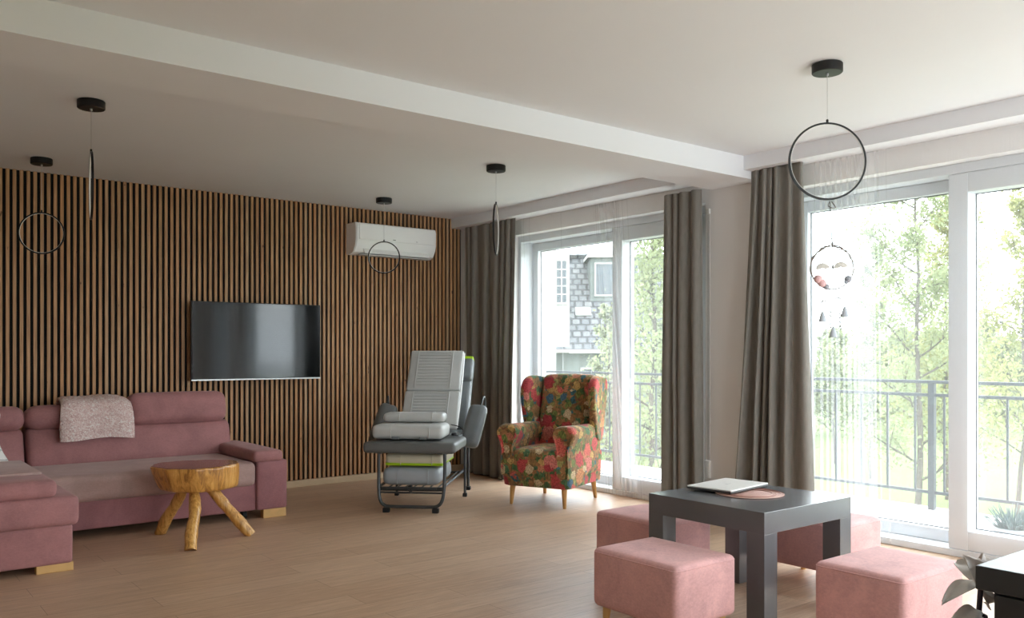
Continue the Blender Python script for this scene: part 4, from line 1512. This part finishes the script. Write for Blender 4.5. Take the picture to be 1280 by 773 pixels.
for i, (u, d, h_, c_) in enumerate(((990, 46, 5.0, 1.8), (1040, 52, 5.2, 1.9), (1088, 44, 4.6, 1.7), (1130, 58, 5.6, 2.0), (1172, 50, 5.2, 1.9), (1224, 60, 6.0, 2.2), (1258, 46, 4.8, 1.7), (1312, 54, 5.6, 2.0))):
    tree('garden_tree', 'hazy pale tree in the distant row beyond the lawn', seen(u, d, GZ), h_, .08, c_, 6000, .14, 'leaf_sage' if i % 2 else 'leaf_green', 60 + i, .08, group='trees in the distant row')
tree('garden_tree', 'young pale tree behind the tall dense one, near the narrow curtain', seen(836, 28, GZ), 6.0, .12, 1.4, 5000, .08, 'leaf_sage', 83, .1)

# neighbouring house seen through the left window
hp = seen(722, 38, GZ)
HA = math.atan2(RGT.y, RGT.x)
ho = thing('neighbour_house', 'white neighbouring house with a grey tiled roof and dormer beyond the left window', 'house', hp, HA)
MB().box(-1.0, 9, 0, 9, 0, 4.2).build('wall', 'house_grey', ho)
# tiled roof with its own local frame so that the tiles lie in its plane
rt = MB().box(-1.1, 9.2, 0, 7.0, -.08, 0)
r = rt.build('roof', 'roof_tile', ho)
r.location = (0, -.5, 4.35)
r.rotation_euler = (math.radians(42), 0, 0)
rt2 = MB().box(-1.1, 9.2, 0, 7.0, -.08, 0).build('roof', 'roof_tile', ho)
rt2.location = (8.1, 9.5, 4.35)
rt2.rotation_euler = (math.radians(42), 0, math.radians(180))
MB().box(-1.15, 9.25, -.62, -.45, 4.22, 4.36, bevel=.03).build('gutter', 'house_white', ho)
# white gable wing at the left with a tall muntin window
MB().box(-4.2, -1.0, -.6, 6, 0, 9.2).build('wing_wall', 'house_white', ho)
def hwin(x0, x1, z0, z1, y, nx, nz):
    mb = MB()
    mb.box(x0 - .08, x1 + .08, y - .06, y + .02, z0 - .08, z0).box(x0 - .08, x1 + .08, y - .06, y + .02, z1, z1 + .08).box(x0 - .08, x0, y - .06, y + .02, z0, z1).box(x1, x1 + .08, y - .06, y + .02, z0, z1)
    for k in range(1, nx):
        x = x0 + (x1 - x0) * k / nx
        mb.box(x - .025, x + .025, y - .05, y + .01, z0, z1)
    for k in range(1, nz):
        z = z0 + (z1 - z0) * k / nz
        mb.box(x0, x1, y - .05, y + .01, z - .025, z + .025)
    f = mb.build('window', 'house_white', ho)
    MB().box(x0, x1, y - .02, y, z0, z1).build('pane', 'house_glass', f)
# projecting bay on the roof with the muntin window
MB().box(-1.0, -.38, -.35, 2.6, 4.2, 8.5).build('bay', 'house_white', ho)
hwin(-.93, -.52, 6.4, 8.2, -.36, 2, 5)
# dormer
MB().box(.75, 3.2, 2.0, 5.5, 6.4, 8.6).build('dormer', 'house_grey', ho)
MB().box(.6, 3.35, 1.8, 5.6, 8.6, 8.75).build('dormer_roof', 'house_white', ho)
hwin(1.0, 2.9, 6.9, 8.3, 1.99, 2, 1)
hwin(.2, 2.1, 2.3, 3.5, -.005, 2, 1)
s = MB().box(-.35, .35, 0, .6, .0, .05, bevel=.01).build('skylight', 'house_white', ho)
s.location = (.35, 1.15, 5.88)
s.rotation_euler = (math.radians(42), 0, 0)
